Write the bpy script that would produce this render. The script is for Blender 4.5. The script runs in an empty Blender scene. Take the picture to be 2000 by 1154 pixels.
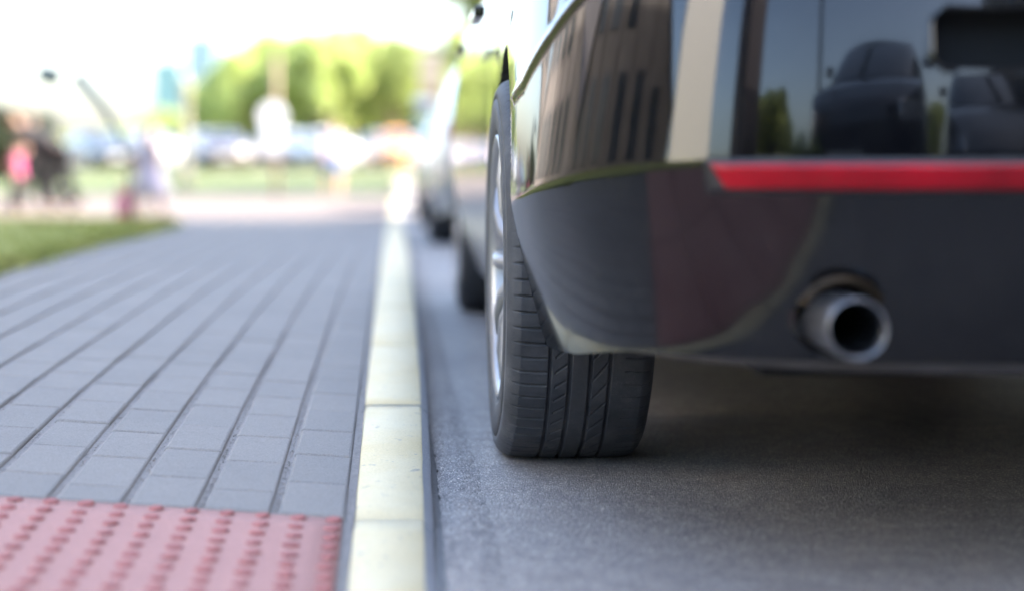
import bpy, bmesh, math, random
import numpy as np
from mathutils import Vector, Matrix, noise
random.seed(7); rng = np.random.default_rng(7)
sc = bpy.context.scene
COL = sc.collection
R = math.radians

# ------------------------------------------------------------------ camera, sky, sun, exposure
CAMH = 0.487
cd = bpy.data.cameras.new('camera'); cam = bpy.data.objects.new('camera', cd); COL.objects.link(cam)
cam.location = (0, 0, CAMH); cam.rotation_euler = (R(90), 0, 0)
cd.sensor_width = 36; cd.lens = 54; cd.shift_x = 0.115; cd.shift_y = -0.1235
cd.clip_start = 0.05; cd.clip_end = 6000
cd.dof.use_dof = True; cd.dof.focus_distance = 2.42; cd.dof.aperture_fstop = 1.32; cd.dof.aperture_blades = 0
sc.camera = cam

SUN_EL, SUN_AZ = R(38), R(94)       # azimuth clockwise from +Y: the sun stands to the right of the street
w = bpy.data.worlds.new('World'); sc.world = w; w.use_nodes = True
nt = w.node_tree; bg = nt.nodes['Background']
sky = nt.nodes.new('ShaderNodeTexSky'); sky.sky_type = 'NISHITA'; sky.sun_disc = False
sky.sun_elevation = SUN_EL; sky.sun_rotation = SUN_AZ; sky.air_density = 1.0; sky.dust_density = 4.5; sky.ozone_density = 1.2
nt.links.new(sky.outputs[0], bg.inputs[0]); bg.inputs[1].default_value = 0.15
sl = bpy.data.lights.new('sun', 'SUN'); sl.energy = 2.0; sl.angle = R(0.53); sl.color = (1, 0.93, 0.83)
sun = bpy.data.objects.new('sun', sl); COL.objects.link(sun)
sd = Vector((math.sin(SUN_AZ)*math.cos(SUN_EL), math.cos(SUN_AZ)*math.cos(SUN_EL), math.sin(SUN_EL)))
sun.rotation_euler = sd.to_track_quat('Z', 'Y').to_euler()
sun.location = sd*60
sc.view_settings.view_transform = 'Standard'; sc.view_settings.look = 'None'
sc.view_settings.exposure = 3.15; sc.view_settings.gamma = 1; sc.view_settings.use_curve_mapping = False
sc.cycles.use_denoising = True
sc.cycles.max_bounces = 8; sc.cycles.diffuse_bounces = 3; sc.cycles.glossy_bounces = 4; sc.cycles.transparent_max_bounces = 8
sc.cycles.sample_clamp_indirect = 6; sc.cycles.caustics_reflective = False; sc.cycles.caustics_refractive = False

def P(x, y, D):
    """world point at distance D seen at photo position x, y (used to read sizes off the photo)"""
    return Vector(((x-770)*D/3000, D, CAMH-(y-330)*D/3000))

# ------------------------------------------------------------------ helpers
def props(o, label=None, cat=None, group=None, kind=None):
    if label: o['label'] = label
    if cat: o['category'] = cat
    if group: o['group'] = group
    if kind: o['kind'] = kind
    return o
def empty(name, loc=(0, 0, 0), rz=0, label=None, cat=None, group=None):
    o = bpy.data.objects.new(name, None); o.empty_display_size = .2; COL.objects.link(o)
    o.location = loc; o.rotation_euler = (0, 0, rz)
    return props(o, label, cat, group)
def link(name, me, mat=None, parent=None, smooth=False):
    o = bpy.data.objects.new(name, me); COL.objects.link(o)
    if mat is not None:
        for m in (mat if isinstance(mat, (list, tuple)) else [mat]): me.materials.append(m)
    if smooth: me.shade_smooth()
    o.parent = parent
    return o
def mesh_np(name, V, F, mat=None, parent=None, smooth=False):
    me = bpy.data.meshes.new(name); me.from_pydata([tuple(v) for v in V], [], [tuple(f) for f in F]); me.update()
    return link(name, me, mat, parent, smooth)
def quads_np(name, V, Q, mat=None, parent=None, smooth=True):
    """fast builder: V (n,3) float, Q (m,4) int"""
    V = np.asarray(V, np.float32); Q = np.asarray(Q, np.int32)
    me = bpy.data.meshes.new(name)
    me.vertices.add(len(V)); me.vertices.foreach_set('co', V.ravel())
    me.loops.add(Q.size); me.loops.foreach_set('vertex_index', Q.ravel())
    me.polygons.add(len(Q)); me.polygons.foreach_set('loop_start', np.arange(0, Q.size, 4, dtype=np.int32))
    me.update(calc_edges=True); me.validate()
    return link(name, me, mat, parent, smooth)
def grid_quads(nr, nc, wrap=False):
    i = np.arange(nr-1)[:, None]; j = np.arange(nc if wrap else nc-1)[None, :]
    j2 = (j+1) % nc
    return np.stack([i*nc+j, i*nc+j2, (i+1)*nc+j2, (i+1)*nc+j], -1).reshape(-1, 4)
def bm_obj(name, bm, mat=None, parent=None, smooth=False, bevel=0, seg=2):
    me = bpy.data.meshes.new(name); bmesh.ops.recalc_face_normals(bm, faces=bm.faces); bm.to_mesh(me); bm.free()
    o = link(name, me, mat, parent, smooth)
    if bevel:
        m = o.modifiers.new('bevel', 'BEVEL'); m.width = bevel; m.segments = seg; m.limit_method = 'ANGLE'
    return o
def add_box(bm, a, b):
    g = bmesh.ops.create_cube(bm, size=1)['verts']
    for v in g: v.co = Vector([a[i]+(v.co[i]+.5)*(b[i]-a[i]) for i in range(3)])
    return g
def box(name, a, b, mat=None, parent=None, bevel=0):
    bm = bmesh.new(); add_box(bm, a, b); return bm_obj(name, bm, mat, parent, False, bevel)
def add_tube(bm, pts, rad, n=10, cap=True):
    pts = [Vector(p) for p in pts]; rad = rad if isinstance(rad, (list, tuple)) else [rad]*len(pts)
    rings = []
    for i, p in enumerate(pts):
        t = (pts[min(i+1, len(pts)-1)]-pts[max(i-1, 0)]).normalized()
        a = t.orthogonal().normalized() if abs(t.z) > .99 or i == 0 and abs(t.z) > .9 else t.cross(Vector((0, 0, 1))).normalized()
        if i and rings: a = (rings[-1][1]-t*rings[-1][1].dot(t)).normalized()
        b = t.cross(a)
        rings.append(([bm.verts.new(p+(a*math.cos(k*2*math.pi/n)+b*math.sin(k*2*math.pi/n))*rad[i]) for k in range(n)], a))
    for (r0, _), (r1, _) in zip(rings, rings[1:]):
        for k in range(n): bm.faces.new((r0[k], r0[(k+1) % n], r1[(k+1) % n], r1[k]))
    if cap:
        bm.faces.new(rings[0][0][::-1]); bm.faces.new(rings[-1][0])
def tube(name, pts, rad, mat=None, parent=None, n=10):
    bm = bmesh.new(); add_tube(bm, pts, rad, n); return bm_obj(name, bm, mat, parent, True)
def lathe_x(name, prof, mat, parent, n=48, smooth=True):
    """revolve (x, r) profile about the x axis"""
    a = np.linspace(0, 2*np.pi, n, endpoint=False)
    V = [];
    for x, r in prof: V.append(np.stack([np.full(n, x), r*np.cos(a), r*np.sin(a)], 1))
    return quads_np(name, np.concatenate(V), grid_quads(len(prof), n, True), mat, parent, smooth)
def lathe_z(name, prof, mat, parent=None, n=20, loc=(0, 0, 0)):
    a = np.linspace(0, 2*np.pi, n, endpoint=False)
    V = [np.stack([r*np.cos(a)+loc[0], r*np.sin(a)+loc[1], np.full(n, z)+loc[2]], 1) for r, z in prof]
    return quads_np(name, np.concatenate(V), grid_quads(len(prof), n, True), mat, parent)

# ------------------------------------------------------------------ materials
MATS = {}
class NM:
    def __init__(s, name):
        s.m = bpy.data.materials.new(name); s.m.use_nodes = True; s.t = s.m.node_tree
        s.b = s.t.nodes['Principled BSDF']; s.co = s.t.nodes.new('ShaderNodeTexCoord')
    def n(s, typ, **k):
        nd = s.t.nodes.new(typ)
        for a, v in k.items(): setattr(nd, a, v)
        return nd
    def noise(s, scale, detail=4, rough=.55, vec=None, dist=0):
        nd = s.n('ShaderNodeTexNoise'); nd.inputs['Scale'].default_value = scale; nd.inputs['Detail'].default_value = detail
        nd.inputs['Roughness'].default_value = rough; nd.inputs['Distortion'].default_value = dist
        s.t.links.new(vec or s.co.outputs['Object'], nd.inputs['Vector']); return nd.outputs['Fac']
    def vor(s, scale, feat='F1', out='Distance', vec=None):
        nd = s.n('ShaderNodeTexVoronoi'); nd.feature = feat; nd.inputs['Scale'].default_value = scale
        s.t.links.new(vec or s.co.outputs['Object'], nd.inputs['Vector']); return nd.outputs[out]
    def ramp(s, fac, stops):
        nd = s.n('ShaderNodeValToRGB'); e = nd.color_ramp.elements
        while len(e) < len(stops): e.new(.5)
        for q, (p, c) in zip(e, stops):
            q.position = p; q.color = (*c, 1) if hasattr(c, '__len__') else (c, c, c, 1)
        s.t.links.new(fac, nd.inputs[0]); return nd.outputs[0]
    def mix(s, a, b, fac, typ='MIX'):
        nd = s.n('ShaderNodeMix'); nd.data_type = 'RGBA'; nd.blend_type = typ
        for v, i in ((fac, 0), (a, 6), (b, 7)):
            if hasattr(v, 'links'): s.t.links.new(v, nd.inputs[i])
            elif i: nd.inputs[i].default_value = (*v, 1)
            else: nd.inputs[0].default_value = v
        return nd.outputs[2]
    def math(s, op, a, b=0):
        nd = s.n('ShaderNodeMath'); nd.operation = op
        for v, i in ((a, 0), (b, 1)):
            if hasattr(v, 'links'): s.t.links.new(v, nd.inputs[i])
            else: nd.inputs[i].default_value = v
        return nd.outputs[0]
    def bump(s, h, strength=.5, dist=.01, normal=None):
        nd = s.n('ShaderNodeBump'); nd.inputs['Strength'].default_value = strength; nd.inputs['Distance'].default_value = dist
        s.t.links.new(h, nd.inputs['Height'])
        if normal: s.t.links.new(normal, nd.inputs['Normal'])
        return nd.outputs[0]
    def out(s, color=None, rough=None, normal=None, **k):
        for key, v in (('Base Color', color), ('Roughness', rough), ('Normal', normal)):
            if v is None: continue
            if hasattr(v, 'links'): s.t.links.new(v, s.b.inputs[key])
            else: s.b.inputs[key].default_value = (*v, 1) if hasattr(v, '__len__') else v
        for key, v in k.items(): s.b.inputs[key.replace('_', ' ')].default_value = v
        return s.m
def plain(name, color, rough=.6, var=.12, scale=8, bump=0, **k):
    if name in MATS: return MATS[name]
    m = NM(name); f = m.noise(scale, 5)
    lo = tuple(c*(1-var) for c in color); hi = tuple(min(1, c*(1+var)) for c in color)
    c = m.ramp(f, [(.3, lo), (.7, hi)])
    nrm = m.bump(m.noise(scale*12, 3), bump, .004) if bump else None
    MATS[name] = m.out(c, rough, nrm, **k); return MATS[name]

def paint(name, color, metallic=.35, ior=1.55, spec=.5):
    m = NM(name)
    f = m.noise(3, 4); c = m.ramp(f, [(.3, tuple(v*.92 for v in color)), (.7, tuple(v*1.06 for v in color))])
    dirt = m.math('MULTIPLY', m.ramp(m.noise(26, 7, .7), [(.45, .0), (.8, .06)]), 1.)
    c = m.mix(c, (.13, .125, .115), dirt)
    c = m.mix(c, (.22, .21, .20), m.math('MULTIPLY', m.ramp(m.vor(130), [(.03, 1.), (.06, 0.)]), .35))
    r = m.ramp(m.noise(30, 5), [(.35, .3), (.75, .38)])
    dust = m.ramp(m.noise(160, 6, .7), [(.4, .05), (.8, .10)])
    sz = m.n('ShaderNodeSeparateXYZ'); m.t.links.new(m.co.outputs['Object'], sz.inputs[0])
    film = m.math('MULTIPLY', m.ramp(sz.outputs[2], [(.40, 1.), (.50, .0)]), m.ramp(m.noise(18, 5, .6), [(.3, .04), (.7, .08)]))
    m.t.links.new(m.math('ADD', dust, film), m.b.inputs['Coat Roughness'])
    return m.out(c, r, m.bump(m.noise(7, 2), .012, .02), Metallic=metallic, Coat_Weight=1.0, Coat_IOR=ior, Specular_IOR_Level=spec)
M_dark = paint('graphite_paint', (.0015, .0018, .003), 0, 1.55, 0.)
M_silver = paint('silver_paint', (.45, .46, .47), .7)
M_white = paint('white_paint', (.55, .55, .54), .0)
M_black = paint('black_paint', (.015, .016, .02), .1)
M_orange = paint('orange_paint', (.75, .28, .04), .0)
M_brown = paint('brown_paint', (.10, .07, .06), .3)
M_plastic = plain('black_plastic', (.02, .02, .022), .45, .2, 20, .05)
M_valance = plain('valance_plastic', (.07, .062, .058), .5, .3, 20, .05)
M_under = plain('underbody_black', (.012, .012, .012), .8, .2, 10)
M_chrome = plain('brushed_steel', (.26, .26, .27), .4, .15, 30, Metallic=1.0)
M_soot = plain('soot', (.008, .008, .008), .9)
M_rim = plain('silver_alloy', (.36, .365, .38), .38, .06, 10, Metallic=.75)
M_disc = plain('brake_disc', (.28, .26, .25), .35, .2, 12, Metallic=1.0)
M_headlight = plain('headlight_glass', (.7, .72, .75), .08, .1, 10, Metallic=.6)
M_plate = plain('plate_white', (.7, .7, .68), .4)
def glass_mat():
    m = NM('tinted_car_glass'); return m.out(m.ramp(m.noise(2), [(.3, (.02, .026, .028)), (.7, (.03, .036, .038))]), .03, None, Coat_Weight=1.0)
M_glass = glass_mat()
def red_mat(name, c, coat=1.0):
    m = NM(name); wv = m.n('ShaderNodeTexWave'); wv.inputs['Scale'].default_value = 140; wv.bands_direction = 'X'
    m.t.links.new(m.co.outputs['Object'], wv.inputs['Vector'])
    col = m.mix(m.ramp(m.noise(9, 2), [(.35, tuple(v*.62 for v in c)), (.65, tuple(min(1, v*1.25) for v in c))]), tuple(v*.7 for v in c), m.math('MULTIPLY', wv.outputs['Fac'], .5))
    return m.out(col, .22, m.bump(wv.outputs['Fac'], .15, .001), Coat_Weight=coat, Specular_IOR_Level=.25)
M_red = red_mat('red_reflector_lens', (.42, .002, .012), .25)
M_tail = red_mat('tail_lamp_lens', (.35, .01, .015))
def tyre_mat():
    m = NM('tyre_rubber')
    n1 = m.noise(14, 6, .65); n2 = m.noise(420, 4, .7)
    c = m.ramp(n1, [(.3, (.036, .038, .041)), (.7, (.082, .083, .087))])
    c = m.mix(c, (.16, .155, .15), m.ramp(m.math('MULTIPLY', n1, n2), [(.3, 0.), (.42, .5)]))
    dots = m.ramp(m.vor(55), [(.02, 1.), (.045, 0.)])
    c = m.mix(c, (.22, .21, .2), m.math('MULTIPLY', dots, .35))
    return m.out(c, m.ramp(n2, [(.3, .55), (.7, .75)]), m.bump(n2, .25, .0015))
M_tyre = tyre_mat()
M_tyre_plain = plain('tyre_rubber_plain', (.035, .036, .04), .65, .2, 12)

def asphalt():
    m = NM('asphalt')
    big = m.noise(1.1, 4); mid = m.noise(22, 5, .65); fine = m.noise(700, 3, .7)
    st = m.vor(430, out='Color'); sep = m.n('ShaderNodeSeparateColor'); m.t.links.new(st, sep.inputs[0])
    vd = m.vor(430)
    c = m.ramp(sep.outputs[0], [(.0, (.026, .027, .030)), (.55, (.066, .066, .070)), (.82, (.098, .097, .096)), (1., (.20, .195, .19))])
    c = m.mix(c, (.045, .046, .051), m.ramp(vd, [(.25, 0.), (.6, .8)]))
    c = m.mix(c, m.ramp(mid, [(.3, (.66, .66, .67)), (.7, (1., 1., 1.))]), 1., 'MULTIPLY')
    c = m.mix(c, m.ramp(big, [(.3, (.75, .75, .77)), (.7, (1.15, 1.14, 1.12))]), 1., 'MULTIPLY')
    c = m.mix(c, (6.9, 6.15, 5.2), 1., 'MULTIPLY')
    h = m.math('ADD', m.math('MULTIPLY', m.math('SUBTRACT', 1., vd), .7), m.math('MULTIPLY', mid, .9))
    return m.out(c, m.ramp(sep.outputs[1], [(.0, .55), (.7, .8), (1., .3)]), m.bump(h, .9, .0035))
M_asph = asphalt()
def stone(name, c0, c1, spots=(.3, .3, .31), fine=420, rough=.85, b=.35, stain=.3, dirt=(.16, .14, .12)):
    m = NM(name)
    oi = m.n('ShaderNodeObjectInfo'); rnd = oi.outputs['Random']
    geo = m.n('ShaderNodeNewGeometry'); pos = geo.outputs['Position']
    n1 = m.noise(9, 5, .6, pos); n2 = m.noise(fine, 3, .75, pos); n3 = m.noise(60, 6, .7, pos)
    c = m.mix(c0, c1, n1)
    c = m.mix(c, m.ramp(rnd, [(0., (.95, .955, .96)), (1., (1.04, 1.035, 1.03))]), 1., 'MULTIPLY')
    c = m.mix(c, m.ramp(n2, [(.25, (.62, .62, .62)), (.5, (1., 1., 1.)), (.75, (1.3, 1.3, 1.3))]), 1., 'MULTIPLY')
    c = m.mix(c, dirt, m.ramp(n3, [(.52, 0.), (.75, stain)]))
    d = m.ramp(m.vor(38, vec=pos), [(.03, 1.), (.06, 0.)])
    c = m.mix(c, (.11, .09, .07), m.math('MULTIPLY', d, m.ramp(m.noise(3, 2, .5, pos), [(.5, 0.), (.62, .8)])))
    return m.out(c, rough, m.bump(m.math('ADD', n2, m.math('MULTIPLY', n3, .8)), b, .0015))
M_paver = stone('grey_concrete_paver', (.222, .205, .185), (.262, .24, .213))
M_tactile = stone('faded_pink_tile', (.40, .208, .176), (.46, .25, .21), stain=.2, dirt=(.40, .22, .22))
M_stud = stone('red_stud', (.34, .12, .105), (.40, .15, .13), stain=.25, dirt=(.28, .15, .15))
M_mortar = stone('sandy_joint_fill', (.20, .18, .165), (.27, .245, .22), fine=260, b=.9, stain=.5, dirt=(.12, .105, .09))
M_kerb = stone('kerb_concrete', (.28, .28, .29), (.36, .36, .36), b=.6)
M_joint = plain('dark_joint', (.09, .085, .08), .95, .4, 60)
def yellow():
    m = NM('worn_yellow_kerb_paint'); geo = m.n('ShaderNodeNewGeometry'); pos = geo.outputs['Position']
    n1 = m.noise(6, 5, .6, pos); n2 = m.noise(300, 3, .7, pos); n3 = m.noise(45, 7, .72, pos)
    c = m.mix((.66, .53, .28), (.70, .60, .375), m.ramp(n1, [(.35, 0.), (.65, 1.)]))
    c = m.mix(c, (.55, .43, .27), m.ramp(m.noise(11, 7, .75, pos, .3), [(.58, 0.), (.78, .4)]))
    c = m.mix(c, m.ramp(n2, [(.25, (.8, .8, .8)), (.6, (1., 1., 1.))]), 1., 'MULTIPLY')
    c = m.mix(c, (.30, .27, .24), m.ramp(n3, [(.61, 0.), (.65, .8)]))
    c = m.mix(c, (.12, .10, .09), m.math('MULTIPLY', m.ramp(m.vor(95, vec=pos), [(.05, 1.), (.09, 0.)]), m.ramp(m.noise(17, 3, .5, pos), [(.5, 0.), (.58, .9)])))
    return m.out(c, .6, m.bump(m.math('ADD', n2, n3), .4, .0015))
M_yellow = yellow()
def grassy(name, a, b, c):
    m = NM(name); geo = m.n('ShaderNodeNewGeometry'); pos = geo.outputs['Position']
    col = m.ramp(m.noise(1.3, 6, .65, pos), [(.25, a), (.5, b), (.75, c)])
    return m.out(col, .8, m.bump(m.noise(40, 5, .7, pos), .8, .04))
M_grass = grassy('lawn', (.28, .31, .08), (.42, .43, .11), (.58, .53, .17))
M_park = grassy('park_grass', (.06, .085, .025), (.085, .108, .03), (.13, .14, .042))
M_blade = grassy('grass_blades', (.26, .30, .07), (.42, .44, .11), (.60, .55, .19))
M_path = stone('sunlit_path_paving', (.108, .086, .075), (.125, .098, .086), fine=40, stain=.15)
M_far = grassy('far_ground', (.12, .15, .05), (.16, .18, .06), (.22, .21, .09))

def smooth_interp(xs, ys):
    gx = np.linspace(-60, 2000, 20601); gy = np.interp(gx, xs, ys)
    def f(y):
        y = np.asarray(y, float); s = np.clip(.10*np.abs(y), .12, 1.4); o = 0
        for k, wt in ((-1, .2), (-.5, .2), (0, .2), (.5, .2), (1, .2)): o = o+wt*np.interp(y+k*s, gx, gy)
        return o
    return f
walk_h = smooth_interp([-60, 1.0, 1.7, 2.2, 2.8, 4.4, 6.5, 9, 13, 19, 36, 60, 2000], [.487, .487, .482, .455, .425, .392, .385, .40, .50, .64, .64, .64, .64])
road_h = smooth_interp([-60, 7, 13, 19, 2000], [.487, .487, .56, .65, .65])
def walk_z(X, Y):
    """height of the pavement: ramps up from the dropped kerb, falls gently towards the road"""
    X = np.asarray(X, float); Y = np.asarray(Y, float)
    return CAMH-walk_h(Y)+.06*np.clip(-.055-X, 0, 1.3)*np.clip((15-Y)/6, 0, 1)
def road_z(Y): return CAMH-road_h(Y)

# ------------------------------------------------------------------ ground, road, lawn, paths
EX = -1.25                                   # left edge of the pavement
def edge_l(Y): return -1.25-.17*np.clip(np.asarray(Y, float)-8.5, 0, 12)
def strip(name, xs, ys, zf, mat, parent=None, warp=None):
    X, Y = np.meshgrid(xs, ys)
    if warp: X = warp(X, Y)
    Z = zf(X, Y)
    return quads_np(name, np.stack([X, Y, Z], -1).reshape(-1, 3), grid_quads(len(ys), len(xs)), mat, parent)
ysl = np.unique(np.concatenate([np.arange(-45, 0, 1.5), np.arange(0, 8, .1), np.arange(8, 20, .4), np.arange(20, 121, 2.)]))
def rise(Y): return np.interp(Y, [36, 44, 58, 70, 400], [0, .12, .60, .65, .65])
o = strip('ground', np.array([-1500, -300, -60, -10, 0, 10, 60, 300, 1500.]), np.array([-1500, -200, -45, 0, 30, 60, 120, 400, 2500.]),
          lambda X, Y: np.full(X.shape, -.32), M_far); props(o, kind='structure')
def road_surface(X, Y): return road_z(Y)+0*X
o = strip('road', np.concatenate([[.068], np.arange(.1, .6, .05), np.arange(.6, 7.2, .3)]), ysl, road_surface, M_asph); props(o, kind='structure')
o = strip('lawn', np.array([-40, -20, -10, -6, -4, -3, -2.4, -2, -1.7, -1.5, EX]), ysl[ysl <= 19.9],
          lambda X, Y: walk_z(X, Y)+.012, M_grass, None, lambda X, Y: X+(edge_l(Y)-EX)); props(o, kind='structure')
o = strip('cross_path', np.array([-60, -20, -8, -4, -2, -.056]), np.arange(19.6, 36.4, .8), lambda X, Y: walk_z(X, Y)+.004, M_path); props(o, kind='structure')
o = strip('park_lawn', np.array([-80, -30, -12, -6, -3, -.056]), np.array([36, 38, 40, 42, 44, 48, 52, 56, 58, 62, 70, 100, 400.]),
          lambda X, Y: walk_z(X, np.minimum(Y, 60))+rise(Y)+.008, M_park); props(o, kind='structure')
o = strip('parking_lot', np.array([-40, -12, -6, -.1]), np.array([57.5, 60, 64, 66.]),
          lambda X, Y: walk_z(X, np.minimum(Y, 60))+rise(Y)+.03, M_asph); props(o, kind='structure')

# pavement bed, pavers
pave = strip('pavement', np.linspace(EX, -.056, 14), ysl[(ysl >= -45) & (ysl <= 19.7)], lambda X, Y: walk_z(X, Y)-.0055, M_mortar, None, lambda X, Y: np.where(X < -.06, -.056+(X+.056)*(edge_l(Y)+.056)/(EX+.056), X)); props(pave, kind='structure')
PW, PL, GX = .100, .168, .0115
X0 = -.0655
SK = .02
def paver_mesh(w, l, seed):
    r = random.Random(seed); bm = bmesh.new()
    c = .0045; z1 = 0.0; z0 = -.03
    def ring(ins, z, jig):
        return [bm.verts.new((sx*(w/2-ins)+r.uniform(-jig, jig), sy*(l/2-ins)+r.uniform(-jig, jig), z)) for sx, sy in ((-1, -1), (1, -1), (1, 1), (-1, 1))]
    a = ring(0, z0, 0); b = ring(0, -c, .0006); d = ring(c*.35, -c*.35, .0004); e = ring(c, z1, .0008)
    for p, q in ((a, b), (b, d), (d, e)):
        for k in range(4): bm.faces.new((p[k], p[(k+1) % 4], q[(k+1) % 4], q[k]))
    bm.faces.new(e)
    me = bpy.data.meshes.new('paver'); bmesh.ops.recalc_face_normals(bm, faces=bm.faces); bm.to_mesh(me); bm.free(); me.materials.append(M_paver)
    return me
pmeshes = [paver_mesh(PW-GX, PL-.0016, s) for s in range(5)]
def paver_at(ci, yc):
    xc = X0-(PW-GX)/2-ci*PW
    yc = yc-SK*(xc-X0)
    z = float(walk_z(xc, yc)); dzx = -.06 if yc < 9 else -.06*max(0, (15-yc)/6)
    dzy = float(walk_z(xc, yc+.05)-walk_z(xc, yc-.05))/.1
    n = Vector((-dzx, -dzy, 1)).normalized()
    q = n.to_track_quat('Z', 'Y'); 
    t = Matrix.Translation((xc, yc, z+random.uniform(-.0012, .0012)))
    xx = Vector((1, 0, dzx)); yy = n.cross(xx.normalized())
    rot = Matrix((xx.normalized(), yy, n)).transposed().to_4x4()
    return t @ rot @ Matrix.Rotation(random.gauss(0, .004), 4, 'Z')
Y_T = 2.045                                   # where the tactile field ends at the kerb side
ncol = 28
random.seed(11)
colofs = [0, .075, .02, .10, .05, .13, .03, .09, .0, .07, .12, .04]+[random.uniform(0, .15) for _ in range(20)]
parts = 0; rest = []
for ci in range(ncol):
    xc = X0-(PW-GX)/2-ci*PW
    edge = Y_T                               # first row is cut to the tactile field's edge
    y = edge-colofs[ci]*.9
    first = True
    while y < 19.5:
        a, b = y, y+PL
        if xc < float(edge_l(b))+.03: y = b; first = False; continue
        if first and a < edge:
            L = b-edge
            if L > .02:
                me = paver_mesh(PW-GX, L-.0016, ci+50); o = bpy.data.objects.new('paver', me); COL.objects.link(o)
                o.matrix_world = paver_at(ci, (edge+b)/2); o.parent = pave; parts += 1
        elif b < 5.6 and (xc-.05)*3000/a+770 > -60 and parts < 296:
            o = bpy.data.objects.new('paver', random.choice(pmeshes)); COL.objects.link(o)
            o.matrix_world = paver_at(ci, (a+b)/2); o.parent = pave; parts += 1
        else: rest.append((ci, (a+b)/2))
        first = False
        y = b
bm = bmesh.new()
for ci, yc in rest: 
    n0 = len(bm.verts); bm.from_mesh(pmeshes[0]); bm.verts.ensure_lookup_table()
    bmesh.ops.transform(bm, matrix=paver_at(ci, yc), verts=bm.verts[n0:])
bm_obj('far_paver', bm, None, pave).data.materials.append(M_paver); 
[c for c in pave.children if c.name.startswith('far_paver')][0]['kind'] = 'stuff'
# grit and leaf crumbs lying in the joints
bm = bmesh.new()
for k in range(1500):
    ci = random.choice([0, 0, 0, 1, 1, 1, 2, 2, 3, 4, 5]); D = Y_T+.02+random.random()**1.6*1.6
    x = X0-(ci+1)*PW+GX/2+random.gauss(0, .0017) if random.random() < .8 else X0+.006+random.gauss(0, .003)
    s = random.uniform(.0005, .0015)
    z = float(walk_z(x, D))-.0053
    m4 = Matrix.Translation((x, D, z+s*.5)) @ Matrix.Rotation(random.uniform(0, 6), 4, Vector((random.random(), random.random(), 1)).normalized()) @ Matrix.Diagonal((s*random.uniform(.8, 2), s*random.uniform(.6, 1.5), s, 1))
    bmesh.ops.create_cube(bm, size=1, matrix=m4)
g = bm_obj('joint_grit', bm, plain('grit', (.30, .27, .24), .9, .6, 300), pave); g['kind'] = 'stuff'

# tactile tiles with studs
TP = (.0468, .0402)
stud_me = None
bm = bmesh.new()
prev = None
for r_, z_ in ((.0112, -.0005), (.0104, .0016), (.0088, .0034), (.0068, .0040)):
    ring = [bm.verts.new((r_*math.cos(a*math.pi/8), r_*.95*math.sin(a*math.pi/8), z_)) for a in range(16)]
    if prev:
        for k in range(16): bm.faces.new((prev[k], prev[(k+1) % 16], ring[(k+1) % 16], ring[k]))
    prev = ring
bm.faces.new(prev)
stud_me = bpy.data.meshes.new('stud'); bm.to_mesh(stud_me); bm.free(); stud_me.materials.append(M_stud); stud_me.shade_smooth()
TX, TYL = -.0685, .4022
tw = TP[0]*14
for ti in range(2):
    for tj in range(4):
        xa = TX-ti*tw; ya = Y_T-.004-tj*TYL-(-.055-0)*0
        nx_, ny_ = 15, 9
        V = []
        for j in range(ny_):
            for i in range(nx_):
                x = xa-.0001-(tw-.0002)*i/(nx_-1); y = ya-(TYL-.0003)*j/(ny_-1)-SK*(x-X0)
                V.append((x, y, float(walk_z(x, y))-.001))
        Vn = np.array(V); edge = [i for i in range(nx_)]+[i*nx_+nx_-1 for i in range(1, ny_)]+[ny_*nx_-1-i for i in range(1, nx_)]+[(ny_-1-i)*nx_ for i in range(1, ny_-1)]
        Q = grid_quads(ny_, nx_).tolist(); low = Vn[edge]-[0, 0, .03]; base = len(Vn)
        for k in range(len(edge)): Q.append([edge[k], base+k, base+(k+1) % len(edge), edge[(k+1) % len(edge)]])
        tile = quads_np('tactile_tile', np.concatenate([Vn, low]), np.array(Q)[:, ::-1], M_tactile, pave, False)
        if tj < 3 and ti < 1:
            for i in range(12):
                for j in range(10):
                    x = xa-.0125-TP[0]*i; y = ya-.012-TP[1]*j-SK*(x-X0)
                    if (x*3000/y+770) < -60 or y < 1.45: continue
                    s = bpy.data.objects.new('stud', stud_me); COL.objects.link(s); s.parent = tile
                    s.location = (x+random.gauss(0, .0006), y, float(walk_z(x, y))-.001); s.rotation_euler = (-.06, .06, random.uniform(0, 6))
                    k = random.uniform(.96, 1.12); s.scale = (k, k, random.uniform(.7, 1.05))

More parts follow.
